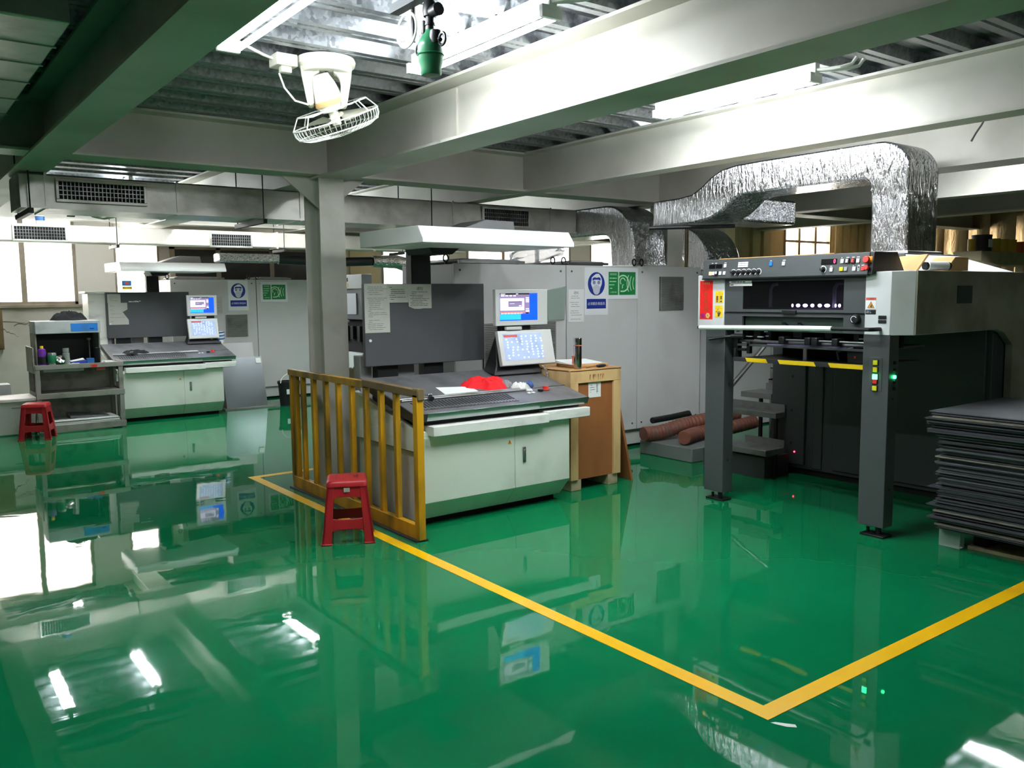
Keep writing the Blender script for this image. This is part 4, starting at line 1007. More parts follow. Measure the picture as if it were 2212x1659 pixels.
q=MB(); q.tube([(5.20,5.645,T0+.016),(5.22,5.645,T0+.016),(5.25,5.645,T0+.017),(5.29,5.645,T0+.017),(5.31,5.645,T0+.016)],.01,12,rr=[.009,.013,.015,.015,.008]); part('handle',q,M['black'],sd)
q=MB(); q.cyl((5.20,5.645,T0+.014),(5.07,5.645,T0+.004),.003,n=8); part('blade',q,M['chrome'],sd)
q=MB(); q.lathe((5.05,5.78,T0+.03),[(.015,0),(.02,.01),(.02,.055),(.028,.075),(.024,.08),(.012,.06),(.012,.01)],16); solo('orange_cap',q,M['ojar'],'small orange cap behind the thermos flask','cap')
# leaning plywood offcuts
q=MB(); q.hexa([(5.62,5.62,0),(5.645,5.62,0),(5.645,6.25,0),(5.62,6.25,0),(5.468,5.64,.72),(5.493,5.64,.72),(5.493,6.25,.72),(5.468,6.25,.72)]); solo('plywood_sheet',q,M['ply'],'short brown plywood offcut leaning on the crate side','board',smooth=0)
q=MB(); q.hexa([(5.66,5.72,0),(5.685,5.72,0),(5.685,6.3,0),(5.66,6.3,0),(5.498,5.72,.80),(5.523,5.72,.80),(5.523,6.3,.80),(5.498,6.3,.80)]); solo('plywood_sheet',q,M['plyl'],'taller light offcut with blue edge behind the brown offcut','board',smooth=0)
# brown ribbed hoses on a low plinth
q=MB(); q.box(6.68,7.3,5.80,6.55,0,.15); pl_=solo('machine_plinth',q,M['concrete'],'low grey plinth under the brown ribbed hoses','plinth',bevel=.01)
def hose(pts,r,label):
    P=[Vector(p) for p in pts]; path=[]
    for i in range(len(P)-1):
        p0=P[max(i-1,0)];p1=P[i];p2=P[i+1];p3=P[min(i+2,len(P)-1)]
        K=max(4,int((p2-p1).length/.011))
        for k in range(K):
            t=k/K; path.append(.5*((2*p1)+(p2-p0)*t+(2*p0-5*p1+4*p2-p3)*t*t+(3*p1-p0-3*p2+p3)*t**3))
    path.append(P[-1])
    q=MB(); q.tube(path,r,14,rr=[r*(1+.10*((i//2)%2)) for i in range(len(path))]); return solo('ribbed_hose',q,M['hose'],label,'hose')
hose([(6.60,6.42,.235),(6.85,6.38,.24),(7.1,6.30,.30),(7.4,6.22,.34),(7.9,6.2,.36)],.075,'upper brown ribbed hose lying on the grey plinth')
hose([(6.76,5.98,.235),(6.95,6.05,.235),(7.15,6.08,.24),(7.5,6.0,.26),(7.9,5.95,.3)],.07,'lower front brown ribbed hose on the grey plinth')
q=MB(); q.tube([(6.95,6.62,.33),(7.3,6.66,.33),(7.7,6.75,.33),(7.75,6.75,.25),(7.75,6.75,0)],.035,12); solo('black_pipe',q,M['black'],'short black pipe end above the brown hoses','pipe')
# steps between the press and the cabinet
st=thing('access_steps','steel access steps with handrail between press and near cabinet','steps',(7.0,5.3,0))
for x0,x1,z,yl,yr in ((6.55,6.85,.285,4.80,5.33),(6.86,7.02,.60,4.92,5.62),(7.07,7.40,.75,5.13,5.50)):
    q=MB(); q.box(x0,x1,yl,yr,z-.055,z); part('tread',q,M['steeld'],st,bevel=.004)
    q=MB(); q.box(x1-.02,x1-.01,yl,yr-.08,z,z+.07); part('riser',q,M['steeld'],st,smooth=0)
    for yy in (yl+.02,yr-.1):
        q=MB(); q.box(x1-.12,x1-.09,yy,yy+.03,0,z-.055); part('support_post',q,M['black'],st,smooth=0)
for x0,z0,z1,yr in ((7.42,.745,.86,5.42),(7.52,.86,.97,5.47)):
    q=MB(); q.box(x0,x0+.012,5.13,yr,z0,z1); q.box(x0,x0+.3,5.13,yr,z1-.012,z1); part('riser',q,M['steeld'],st,smooth=0)
q=MB(); q.box(6.62,7.0,4.86,5.6,0,.2); part('under_box',q,M['pressdark'],st,smooth=0)
q=MB(); q.tube([(6.93,5.62,.69),(7.05,5.62,.78),(7.62,5.62,1.19),(8.0,5.62,1.46)],.024,12); part('handrail',q,M['steel'],st)
q=MB(); q.cyl((7.0,5.62,.0),(7.0,5.62,.74),.018); q.cyl((7.75,5.62,.0),(7.75,5.62,1.28),.018); part('rail_post',q,M['steeld'],st)
# ------------------------------------------------------------------ yellow railing
fe=thing('safety_railing','worn yellow steel railing on the floor in front of the near console','railing',(3.03,6.3,0))
FX=3.03
q=MB(); q.box(FX-.05,FX+.05,5.12,7.42,0,.012); part('base_plate',q,M['deskedge'],fe,smooth=0)
q=MB(); q.box(FX-.025,FX+.025,5.14,7.40,.012,.115); part('bottom_rail',q,M['yellow'],fe,bevel=.003)
q=MB(); q.box(FX-.025,FX+.025,5.94,7.44,1.045,1.10); part('top_rail',q,M['yellow'],fe,bevel=.003)
q=MB(); q.hexa([(FX-.028,5.11,1.04),(FX+.028,5.11,1.04),(FX+.028,5.95,1.058),(FX-.028,5.95,1.058),(FX-.028,5.11,1.095),(FX+.028,5.11,1.095),(FX+.028,5.95,1.112),(FX-.028,5.95,1.112)]); part('top_rail',q,M['rust'],fe,bevel=.003)
for i,y in enumerate((7.40,7.30,7.15,6.92,6.67,6.43,6.18,5.935,5.69,5.455)):
    zz=.10 if i<9 else .1
    q=MB(); q.box(FX-.02,FX+.02,y-.022,y+.022,(.06 if i==0 else .112),1.05); part('baluster',q,M['yellow'],fe,bevel=.003)
q=MB(); q.box(FX-.028,FX+.028,5.115,5.175,.012,1.06); part('end_post',q,M['yellow'],fe,bevel=.003)
q=MB(); q.box(FX-.024,FX+.03,5.105,5.18,1.02,1.105); part('post_cap',q,M['rust'],fe,bevel=.006)

# ------------------------------------------------------------------ red plastic stools
def stool(label):
    t=thing('plastic_stool',label,'stool',(0,0,0))
    Hs=.45; tp=.135; bt=.185
    def hw(z): return bt+(tp-bt)*z/Hs
    q=MB()
    pts=[]
    def rr(h,z,c,n=5):
        o=[]
        for sx,sy,a0 in ((1,1,0),(-1,1,90),(-1,-1,180),(1,-1,270)):
            for k in range(n+1):
                a=math.radians(a0+90*k/n); o.append(q.bm.verts.new((sx*(h-c)+c*math.cos(a),sy*(h-c)+c*math.sin(a),z)))
        return o
    r1=rr(.146,.41,.03); r2=rr(.142,.438,.03); r3=rr(.132,.452,.035); r4=rr(.12,.454,.04)
    q.skinrings([r1,r2,r3,r4],False); q.bm.faces.new(r4)
    part('seat',q,M['red'],t,smooth=50)
    q=MB()
    for i in range(4):
        for j in range(4):
            if i in (0,3) or j in (0,3): q.cyl((-.075+.05*i,-.075+.05*j,.4545),(-.075+.05*i,-.075+.05*j,.4552),.004,n=8)
    for i in range(4): q.rect((0,0,.4551),XP,YP,.045,.085,-.03+.02*i,-.024+.02*i)
    part('seat_holes',q,M['dark'],t,smooth=0)
    th=.018; lw=.062
    for sx in (-1,1):
        for sy in (-1,1):
            q=MB()
            def P(u,v,z): h=hw(z); return (sx*(h-u),sy*(h-v),z)
            for (u0,u1,v0,v1) in ((0,lw,0,th),(0,th,0,lw)):
                zs=(0,.42)
                q.hexa([P(u0,v0,0),P(u1*1.12 if u1>th else u1,v0,0),P(u1*1.12 if u1>th else u1,v1*1.12 if v1>th else v1,0),P(u0,v1*1.12 if v1>th else v1,0),P(u0,v0,.42),P(u1*.8 if u1>th else u1,v0,.42),P(u1*.8 if u1>th else u1,v1*.8 if v1>th else v1,.42),P(u0,v1*.8 if v1>th else v1,.42)])
            fl=.006
            q.hexa([(sx*(bt+fl),sy*(bt+fl),0),(sx*(bt-lw-.012),sy*(bt+fl),0),(sx*(bt-lw-.012),sy*(bt-th-.004),0),(sx*(bt+fl),sy*(bt-th-.004),0)]+[(sx*(bt+fl-.002),sy*(bt+fl-.002),.012),(sx*(bt-lw-.012),sy*(bt+fl-.002),.012),(sx*(bt-lw-.012),sy*(bt-th-.004),.012),(sx*(bt+fl-.002),sy*(bt-th-.004),.012)])
            q.hexa([(sx*(bt+fl),sy*(bt+fl),0),(sx*(bt+fl),sy*(bt-lw-.012),0),(sx*(bt-th-.004),sy*(bt-lw-.012),0),(sx*(bt-th-.004),sy*(bt+fl),0)]+[(sx*(bt+fl-.002),sy*(bt+fl-.002),.012),(sx*(bt+fl-.002),sy*(bt-lw-.012),.012),(sx*(bt-th-.004),sy*(bt-lw-.012),.012),(sx*(bt-th-.004),sy*(bt+fl-.002),.012)])
            part('leg',q,M['red'],t,bevel=.004)
    for k in range(4):
        a=k*math.pi/2
        for nm,z0,z1,ins in (('apron',.335,.425,.005),('stretcher',.105,.178,.006)):
            q=MB()
            def S(z): return hw(z)
            n=8; top=[];bot=[]
            w0=S(z0)-.05; w1=S(z1)-.05
            for i in range(n+1):
                u=-1+2*i/n
                arch=(.030 if nm=='stretcher' else .018)*(abs(u)**4)
                bot.append((u*(w0+.012),-(S(z0)-ins),z0-arch)); top.append((u*(w1+.012),-(S(z1)-ins),z1+(.012*abs(u)**4 if nm=='stretcher' else 0)))
            A=[q.bm.verts.new(p) for p in bot]; B=[q.bm.verts.new(p) for p in top]
            A2=[q.bm.verts.new((p[0],p[1]+.014,p[2])) for p in bot]; B2=[q.bm.verts.new((p[0],p[1]+.014,p[2])) for p in top]
            for i in range(n):
                q.bm.faces.new([A[i],A[i+1],B[i+1],B[i]]); q.bm.faces.new([A2[i],B2[i],B2[i+1],A2[i+1]])
                q.bm.faces.new([B[i],B[i+1],B2[i+1],B2[i]]); q.bm.faces.new([A[i],A2[i],A2[i+1],A[i+1]])
            q.bm.faces.new([A[0],B[0],B2[0],A2[0]]); q.bm.faces.new([A[-1],A2[-1],B2[-1],B[-1]])
            q.rot((0,0,0),'Z',a); part(nm,q,M['red'],t,bevel=.003)
    return t
s1=stool('red plastic stool with worn sticker standing by the yellow railing')
s2=dup(s1,(1.57,12.17,0),-.36,'red plastic stool by the white bin in front of the trolley')
s1.location=(2.665,5.56,0); s1.rotation_euler=(0,0,-.46)
q=MB(); q.box(-.022,.02,-.1483,-.1465,.372,.403)
q.rot((0,-.1475,.39),'X',.111)
lb=build('sticker',q,M['paperg'],(0,0,0),s1,smooth=0)
lb['label']='worn pale sticker'

# ------------------------------------------------------------------ press delivery unit
X=5.62
pr=thing('offset_press','charcoal and white offset press delivery unit on two legs','printing press',(6.6,4.0,0))
def P(name,mb,m,par=None,**k): return part(name,mb,M[m],par or pr,**k)
# overhead control box
q=MB(); q.prism([(5.575,1.872),(5.60,2.028),(5.84,2.034),(5.84,1.872)],'y',3.27,4.755); cb=P('control_box',q,'gunmetal',bevel=.004)
q=MB(); q.prism([(5.575,1.872),(5.60,2.030),(5.90,2.036),(6.0,1.90)],'y',3.235,3.268); P('control_box_end',q,'black',bevel=.004)
q=MB(); q.box(5.574,5.60,3.27,4.755,1.865,1.874); P('control_box_seam',q,'dark',smooth=0)
q=MB(); q.prism([(5.60,2.0285),(5.84,2.0345),(5.84,2.04),(5.60,2.034)],'y',3.55,4.60); P('control_box_top_board',q,'card',smooth=0)
Yd=Vector((.16,0,.987)).normalized()
def cpos(y,z): return Vector((5.575+(z-1.872)*.16-.0015,y,z))
def panel_box(name,y,z,w,h,d,m,par=None):
    o=cpos(y,z); Z=Vector((-.987,0,.16)); q=MB()
    q.hexa([o+YN*a+Yd*b+Z*k for k in (0,d) for a,b in ((-w/2,-h/2),(w/2,-h/2),(w/2,h/2),(-w/2,h/2))])
    return P(name,q,m,par or cb,bevel=.0015 if d>.004 else 0)
def knob(y,z,r=.02):
    o=cpos(y,z); Z=Vector((-.987,0,.16))
    q=MB(); q.cyl(o,o+Z*.03,r,r*.85,n=16); k=P('dial_knob',q,'black',cb,bevel=.002)
    q=MB(); q.arc(o+Z*.002,YN,Yd,(0,0),r*1.45,r*.3,-60,150,14); P('dial_scale',q,'btn_w',cb,smooth=0)
    q=MB(); q.rect(o+Z*.0305,YN,Yd,-.0015,.0015,.004,r*.8); P('dial_mark',q,'btn_w',cb,smooth=0)
for y in (4.659,4.588): panel_box('display_window',y,1.972,.062,.034,.003,'screen_black')
for y,m in ((4.669,'btn_o'),(4.637,'btn_w'),(4.567,'btn_w'),(4.524,'btn_w')): panel_box('push_button',y,1.915,.024,.028,.008,m)
panel_box('rocker_switch',4.603,1.914,.03,.038,.012,'black'); panel_box('rocker_tip',4.603,1.918,.016,.022,.016,'btn_w')
panel_box('push_button',4.524,1.974,.024,.028,.008,'btn_w')
for i in range(3):
    for j in range(3): panel_box('chart_cell',4.381-.033*i,1.993-.0145*j,.030,.0115,.002,'btn_w')
for y in (4.434,4.384,4.334,4.286,4.237,4.19): knob(y,1.917,.017)
panel_box('push_button',4.081,1.974,.026,.030,.008,'btn_b'); panel_box('push_button',3.966,1.972,.026,.030,.008,'btn_w')
panel_box('counter_display',3.582,1.972,.125,.04,.003,'screen_black')
o=cpos(3.536,1.972); Z=Vector((-.987,0,.16))
q=MB(); q.text('0',.042,o+Z*.0036,YN,Yd,xsc=.85); P('digit',q,'led_r',cb,smooth=0)
knob(3.622,1.916,.017)
for y,z,m in ((3.554,1.914,'btn_w'),(3.474,1.972,'btn_w'),(3.352,1.971,'btn_w'),(3.475,1.915,'btn_y'),(3.441,1.915,'btn_g'),(3.375,1.914,'btn_w'),(3.308,1.914,'btn_r')): panel_box('push_button',y,z,.03 if m=='btn_y' else .025,.03,.008,m)
for y,m in ((3.435,'btn_w'),(3.391,'btn_r')): panel_box('rocker_switch',y,1.971,.034,.036,.01,'black'); panel_box('rocker_tip',y,1.971,.018,.026,.014,m)
panel_box('slide_switch',3.342,1.919,.014,.042,.003,'btn_w'); panel_box('slide_tip',3.342,1.924,.008,.02,.005,'black'); panel_box('slide_lamp',3.342,1.906,.008,.008,.006,'trapgreen')
def mush(y,z,r,nm):
    o=cpos(y,z)
    q=MB(); q.cyl(o,o+Z*.02,r*.6,n=16); P('button_stem',q,'black',cb)
    q=MB(); q.cyl(o+Z*.018,o+Z*.036,r,r*.9,n=22); P(nm,q,'btn_r',cb,bevel=.004)
panel_box('warning_plate',3.262,1.976,.03,.045,.002,'orange')
mush(3.278,1.971,.026,'emergency_stop'); mush(3.27,1.914,.018,'stop_button')
q=MB(); R=random.Random(6)
for y,z in ((4.655,1.998),(4.62,1.998),(4.524,1.998),(4.081,1.998),(3.966,1.998),(3.474,1.997),(3.435,1.997),(3.391,1.997),(3.352,1.997),(3.554,1.938),(3.622,1.943),(3.375,1.937),(3.308,1.938)):
    lines(q,cpos(y,z)+Z*.0015,YN,Yd,-.014,.014,-.004,.004,1,.005,int(y*1000),0)
P('button_captions',q,'btn_w',cb,smooth=0)
# white left cheek with poster and stickers
q=MB(); q.box(X,X+.16,4.556,4.836,1.456,1.87); q.box(X,X+.16,4.77,4.836,1.86,1.902); P('side_cheek',q,'presswhite',bevel=.006)
# charcoal hood with smoked window
q=MB()
for a in ((3.31,3.481,1.60,1.872),(4.374,4.555,1.60,1.872),(3.481,4.374,1.842,1.872),(3.481,4.374,1.60,1.622)): q.box(X+.008,X+.03,a[0],a[1],a[2],a[3])
P('hood_frame',q,'gunmetal',smooth=0)
q=MB(); q.box(X+.014,X+.018,3.481,4.374,1.622,1.842); P('window_pane',q,'smoked',smooth=0)
q=MB(); q.box(X+.32,X+.34,3.31,4.555,1.45,1.87); q.box(X+.03,X+.34,3.31,3.33,1.45,1.87); q.box(X+.03,X+.34,4.53,4.555,1.45,1.87); q.box(X+.03,X+.34,3.31,4.555,1.862,1.87); P('inner_cavity',q,'black',smooth=0)
for y in (4.19,3.625):
    q=MB(); q.tube([(X+.12,y,1.62),(X+.12,y,1.78),(X+.14,y-.01,1.815),(X+.17,y-.03,1.82)],.014,8); P('inner_bracket',q,'btn_g')
q=MB(); q.box(X+.10,X+.26,3.34,4.5,1.60,1.635); P('inner_bar',q,'pressdark',smooth=0)
for y,w in ((3.965,.012),(3.915,.03),(3.852,.036),(3.79,.026),(3.727,.028),(3.665,.04),(3.595,.01),(3.563,.016),(3.497,.026)):
    q=MB(); q.ball((X+.09,y,1.652),.01,w*.62,.014,12,6); P('uv_lamp',q,'uv')
q=MB(); q.box(X+.004,X+.03,3.31,4.555,1.588,1.594); P('hood_seam',q,'dark',smooth=0)
q=MB()
for a in ((3.31,3.478,1.452,1.588),(4.377,4.555,1.452,1.588),(3.478,4.377,1.566,1.588)): q.box(X+.008,X+.03,*a)
P('lower_frame',q,'gunmetal',smooth=0)
q=MB(); q.box(X+.05,X+.06,3.478,4.377,1.45,1.57); P('recess_panel',q,'recess',smooth=0)
q=MB(); q.box(X-.012,X+.03,3.868,3.992,1.586,1.617); P('catch',q,'black',bevel=.005)
for y in (3.965,3.83):
    q=MB(); q.tube([(X+.05,y-.03,1.47),(X+.02,y-.015,1.50),(X+.0,y,1.522),(X-.02,y+.012,1.518)],.011,8); P('hook',q,'black')
q=MB(); q.cyl((X+.01,3.374,1.557),(X-.03,3.374,1.557),.036,.033,n=24); P('dial_knob',q,'black',bevel=.004)
q=MB(); q.arc((X-.031,3.374,1.557),YN,ZP,(0,0),.022,.005,30,250,16); P('dial_scale',q,'btn_w',smooth=0)
# two white caption plates
q=MB(); q.box(X+.004,X+.008,4.29,4.51,1.832,1.850); q.box(X+.004,X+.008,4.285,4.505,1.808,1.828); cp=P('caption_plate',q,'paper',smooth=0)
q=MB(); lines(q,(X+.0035,0,0),YN,ZP,-4.50,-4.30,1.835,1.848,1,.008,3,0); lines(q,(X+.0035,0,0),YN,ZP,-4.50,-4.30,1.811,1.825,1,.008,4,0); P('caption_print',q,'ink',cp,smooth=0)
# right white cover with chamfer and long aged side, with its shade put into the colour
q=MB(); q.prism([(X,3.308),(X,3.12),(X+.115,3.005),(7.25,3.005),(7.25,3.1),(X+.16,3.1),(X+.16,3.308)],'z',1.448,1.892); P('corner_cover',q,'presswhite',bevel=.004)
q=MB(); q.box(X+.118,7.9,2.995,3.006,1.452,1.894); P('side_cover',q,'pressagedshade',bevel=.003)
q=MB(); q.prism([(6.95,1.455),(7.9,1.455),(7.9,.02),(7.28,.02),(7.25,1.32),(7.1,1.42)],'y',2.995,3.05); P('side_column',q,'pressagedshade',bevel=.003)
q=MB(); q.box(6.30,6.52,2.988,2.996,1.66,1.79); P('faded_plate',q,'recess',smooth=0)
q=MB(); q.box(X+.1,7.9,3.05,4.76,1.87,1.895); P('top_cover',q,'presswhite',bevel=.004)
q=MB(); q.box(X-.0015,X,3.224,3.301,1.63,1.71); wp=P('warning_label',q,'paper',smooth=0)
q=MB(); q.rect((X-.002,0,0),YN,ZP,-3.301,-3.224,1.692,1.711); P('warning_band',q,'salmon',wp,smooth=0)
q=MB(); q.text('△警告',.015,(X-.0024,3.262,1.7015),YN,ZP); P('lettering',q,'ink',wp,smooth=0)
q=MB(); q.pl((X-.002,3.2625,1.658),YN,ZP,[(-.027,-.02),(.027,-.02),(0,.026)]); P('warning_triangle',q,'ink',wp,smooth=0)
q=MB(); q.pl((X-.0023,3.2625,1.657),YN,ZP,[(-.022,-.0165),(.022,-.0165),(0,.021)]); P('warning_triangle',q,'orange',wp,smooth=0)
q=MB(); q.pl((X-.0026,3.2625,1.652),YN,ZP,[(-.004,-.01),(.012,-.01),(.006,-.002),(.012,.004),(.0,.012),(-.004,.009),(.003,.004),(-.004,0)]); P('warning_symbol',q,'ink',wp,smooth=0)
q=MB(); q.box(X-.002,X,3.225,3.302,1.594,1.625); P('rating_plate',q,'black',smooth=0)
q=MB(); lines(q,(X-.0025,0,0),YN,ZP,-3.297,-3.25,1.6,1.62,2,.006,9,0); P('rating_print',q,'btn_g',smooth=0)
for z0,z1 in ((1.561,1.586),(1.532,1.556)):
    q=MB(); q.box(X-.006,X,3.145,3.204,z0,z1); P('flap_switch',q,'black',bevel=.003)
# lucky poster and yellow stickers on the cheek
q=MB(); q.box(X-.0016,X,4.675,4.812,1.535,1.857); lp_=solo('lucky_poster',q,M['posterred'],'tall red lucky couplet poster with gold characters on the press cheek','poster',smooth=0)
q=MB()
for i,ch in enumerate('生意興隆'): q.text(ch,.05,(X-.0022,4.745,1.79-.056*i),YN,ZP)
part('lettering',q,M['gold'],lp_,smooth=0)
q=MB(); q.text('心想事成',.02,(X-.0022,4.745,1.836),YN,ZP); part('top_lettering',q,M['goldl'],lp_,smooth=0)
q=MB(); 
for i in range(6): q.disc((X-.0022,0,0),YN,ZP,.011,.011,10,off=(-4.775+.016*math.cos(i),1.567+.012*math.sin(i)))
part('flower_print',q,M['magenta'],lp_,smooth=0)
q=MB(); 
for i in range(6): q.disc((X-.0022,0,0),YN,ZP,.01,.01,10,off=(-4.725+.014*math.cos(i),1.566+.014*math.sin(i)))
part('flower_print',q,M['goldl'],lp_,smooth=0)
def ysticker(y0,y1,z0,z1,label,kind):
    q=MB(); q.box(X-.0016,X,y0,y1,z0,z1); o=solo('warning_sticker',q,M['sticky'],label,'sticker',smooth=0)
    q=MB(); H=z1-z0
    q.rect((X-.002,0,0),YN,ZP,-y1+.003,-y0-.003,z1-H*.25,z1-H*.24)
    q.arc((X-.002,(y0+y1)/2,z1-H*.13),YN,ZP,(0,0),.006,.002,0,360,3)
    c=(X-.002,(y0+y1)/2,z0+H*.38)
    if kind==0:
        q.rect(c,YN,ZP,-.03,-.012,-.018,.022); q.rect(c,YN,ZP,.012,.028,-.008,.022); q.pl(c,YN,ZP,[(.0,-.03),(.03,-.03),(.028,-.016),(.012,-.02)])
        q.rect(c,YN,ZP,-.004,-.002,-.02,.024); q.rect(c,YN,ZP,.004,.006,-.02,.024); q.pl(c,YN,ZP,[(-.03,-.03),(-.012,-.03),(-.012,-.02),(-.03,-.02)])
    else:
        q.pl(c,YN,ZP,[(-.012,-.03),(.006,-.03),(.016,-.012),(.026,.006),(.02,.008),(.012,-.004),(.014,.014),(.008,.015),(.004,0),(.0,.016),(-.005,.015),(-.004,-.002),(-.012,.008),(-.016,.004),(-.01,-.012)])
        q.arc(c,YN,ZP,(-.008,.022),.009,.003,0,300,12); q.pl(c,YN,ZP,[(-.034,.012),(-.022,.012),(-.022,.018),(-.016,.010),(-.022,.002),(-.022,.008),(-.034,.008)])
    part('pictogram',q,M['ink'],o,smooth=0); return o
ysticker(4.566,4.646,1.672,1.768,'upper yellow warning sticker beside the red poster',0)
ysticker(4.569,4.649,1.552,1.65,'lower yellow hand warning sticker beside the red poster',1)
# grab bar with white wrap
q=MB(); q.tube([(X,3.19,1.49),(X-.08,3.195,1.49),(X-.10,3.21,1.49),(X-.10,3.6,1.488),(X-.10,4.73,1.468),(X-.08,4.755,1.468),(X,4.755,1.468)],.0145,10); P('grab_bar',q,'black')
q=MB(); q.tube([(X-.10,3.50,1.488),(X-.10,3.7,1.487),(X-.10,4.1,1.481),(X-.10,4.5,1.473),(X-.10,4.725,1.468)],.019,10); P('bar_wrap',q,'paper')
# legs, feet, button panel
for y0,y1,a in ((4.543,4.742,0),(3.115,3.312,1)):
    q=MB(); q.box(X,X+.125,y0,y1,.075,1.455); lg=P('leg',q,'gunmetal',bevel=.004)
    yc=(y0+y1)/2
    q=MB(); q.cyl((X+.06,yc-.03,.01),(X+.06,yc-.03,.08),.02,n=12); q.cyl((X+.06,yc+.05,.01),(X+.06,yc+.05,.05),.012,n=10); P('levelling_bolt',q,'black',lg)
    q=MB(); q.box(X,X+.12,yc-.10,yc+.08,0,.014); P('foot_plate',q,'black',lg,bevel=.003)
    q=MB(); 
    for z in (1.0,.35): q.cyl((X+.06,y0-.001,z),(X+.06,y0-.004,z),.008,n=8)
    P('leg_screw',q,'black',lg)
    if a:
        q=MB(); q.box(X-.003,X,3.163,3.258,1.055,1.292); bp=P('button_panel',q,'gunmetal',lg,bevel=.001)
        for z,m,r in ((1.255,'btn_y',.017),(1.205,'btn_y',.017),(1.155,'led_g',.018),(1.122,'btn_r',.016),(1.073,'btn_y',.017)):
            q=MB(); q.box(X-.008,X-.003,3.21-.022,3.21+.022,z-.021,z+.021); P('button_bezel',q,'black',lg,bevel=.002)
            q=MB(); q.box(X-.014,X-.008,3.21-r,3.21+r,z-r,z+r); P('lamp_button',q,m,lg,bevel=.002)
        for z,m in ((1.255,'black'),(1.205,'black'),(1.155,'led_g'),(1.12,'black'),(1.073,'black')):
            q=MB(); q.cyl((X+.07,y0,z),(X+.07,y0-.012,z),.013,n=12); P('side_button',q,m,lg)
# gripper mechanism under the hood
q=MB(); q.box(X+.06,X+.9,3.33,4.46,1.322,1.338); P('delivery_table',q,'gunmetal',smooth=0)
q=MB(); q.box(X+.10,X+.9,3.50,4.20,1.338,1.344); P('purple_light_sheet',q,'lilac',smooth=0)  # lilac colour imitates purple light falling on the delivery table
q=MB(); q.box(X+.5,X+.55,3.31,4.5,1.33,1.46); P('back_plate',q,'dark',smooth=0)
q=MB(); q.cyl((X+.06,3.34,1.385),(X+.06,4.05,1.385),.008,n=8); q.cyl((X+.1,3.32,1.36),(X+.1,4.5,1.362),.012,n=8); P('gripper_rod',q,'steel')
for y in (4.02,3.79,3.73,3.56):
    q=MB(); q.box(X+.03,X+.13,y-.025,y+.025,1.352,1.41); P('rod_clamp',q,'black',bevel=.006)
for y,w in ((4.45,.05),(4.33,.07),(4.22,.05),(3.95,.08),(3.68,.06),(3.45,.05)):
    q=MB(); q.box(X+.14,X+.26,y-w/2,y+w/2,1.35,1.455); P('gripper_block',q,'black',bevel=.006)
for y,z,w in ((4.49,1.437,.03),(4.49,1.41,.03),(4.38,1.398,.06),(4.22,1.44,.02),(4.21,1.405,.02),(4.27,1.397,.05),(4.30,1.37,.05),(3.38,1.41,.05)):
    q=MB(); q.box(X+.10,X+.12,y-w/2,y+w/2,z-.004,z+.005); P('white_clip',q,'btn_w',smooth=0)
q=MB(); q.cyl((X+.03,4.49,1.40),(X-.06,4.66,1.37),.012,n=8); q.cyl((X+.06,4.40,1.40),(X+.03,4.50,1.40),.02,n=8); P('crank_handle',q,'black')
q=MB(); q.box(X+.06,X+.12,4.46,4.50,1.22,1.40); q.box(X+.06,X+.10,4.38,4.46,1.28,1.30); q.box(X+.06,X+.10,4.34,4.37,1.26,1.36); q.cyl((X+.05,4.475,1.20),(X+.05,4.475,1.30),.014,n=8); P('hanging_bracket',q,'black',bevel=.004)
q=MB(); q.box(X+.02,X+.075,3.316,4.47,1.196,1.228); P('hazard_bar',q,'deskedge',smooth=0)
for a,b in ((4.33,4.13),(4.02,3.70),(3.58,3.32)):
    q=MB(); q.hexa([(X+.0185,a,1.196),(X+.0185,b,1.196),(X+.0185,b+.02 if b>3.4 else b,1.2285),(X+.0185,a+.02,1.2285),(X+.0195,a,1.196),(X+.0195,b,1.196),(X+.0195,b+.02 if b>3.4 else b,1.2285),(X+.0195,a+.02,1.2285)]); P('hazard_stripe',q,'sticky',smooth=0)
q=MB(); q.box(X+.075,X+.8,3.32,4.45,1.212,1.222); P('bar_shelf',q,'pressdark',smooth=0)
q=MB(); q.box(X+.10,X+.24,3.33,3.50,1.225,1.345); P('motor_box',q,'black',bevel=.01)
q=MB(); q.cyl((X+.098,3.43,1.275),(X+.094,3.43,1.275),.009,n=10); P('pilot_lamp',q,'btn_r')
q=MB(); q.tube([(X+.09,3.44,1.345),(X+.07,3.5,1.33),(X+.07,3.56,1.31),(X+.08,3.55,1.25)],.008,8); P('cable',q,'black')
q=MB(); q.box(X+.12,X+.135,3.85,3.88,1.228,1.32); P('stop_bracket',q,'steel',smooth=0)
q=MB(); q.box(X+.45,X+.5,3.33,3.95,1.225,1.32); q.box(X+.45,X+.5,3.95,4.3,1.225,1.32); P('dark_plate',q,'dark',smooth=0)
# main body below
q=MB(); q.box(7.06,9.6,3.06,5.10,.06,1.46); P('lower_body',q,'pressdark',bevel=.006)
q=MB(); q.box(7.03,7.06,4.72,5.09,.10,1.44); q.box(7.045,7.06,4.54,4.64,.08,1.44); q.box(7.03,7.06,3.10,4.42,.10,1.44); P('body_panel',q,'pressdark',bevel=.006)
q=MB(); q.box(7.1,9.5,3.12,5.04,0,.06); P('plinth',q,'dark',smooth=0)
q=MB()
for y,z in ((4.86,.95),(4.86,.62),(4.86,.30),(4.0,.5)): q.cyl((7.03,y,z),(7.026,y,z),.012,n=8)
P('panel_screw',q,'black')
q=MB(); q.cyl((7.03,4.82,.22),(7.025,4.82,.22),.008,n=8); P('pilot_lamp',q,'led_r')
q=MB(); q.box(5.95,9.6,3.2,4.7,1.46,1.872); P('upper_body',q,'black',smooth=0)
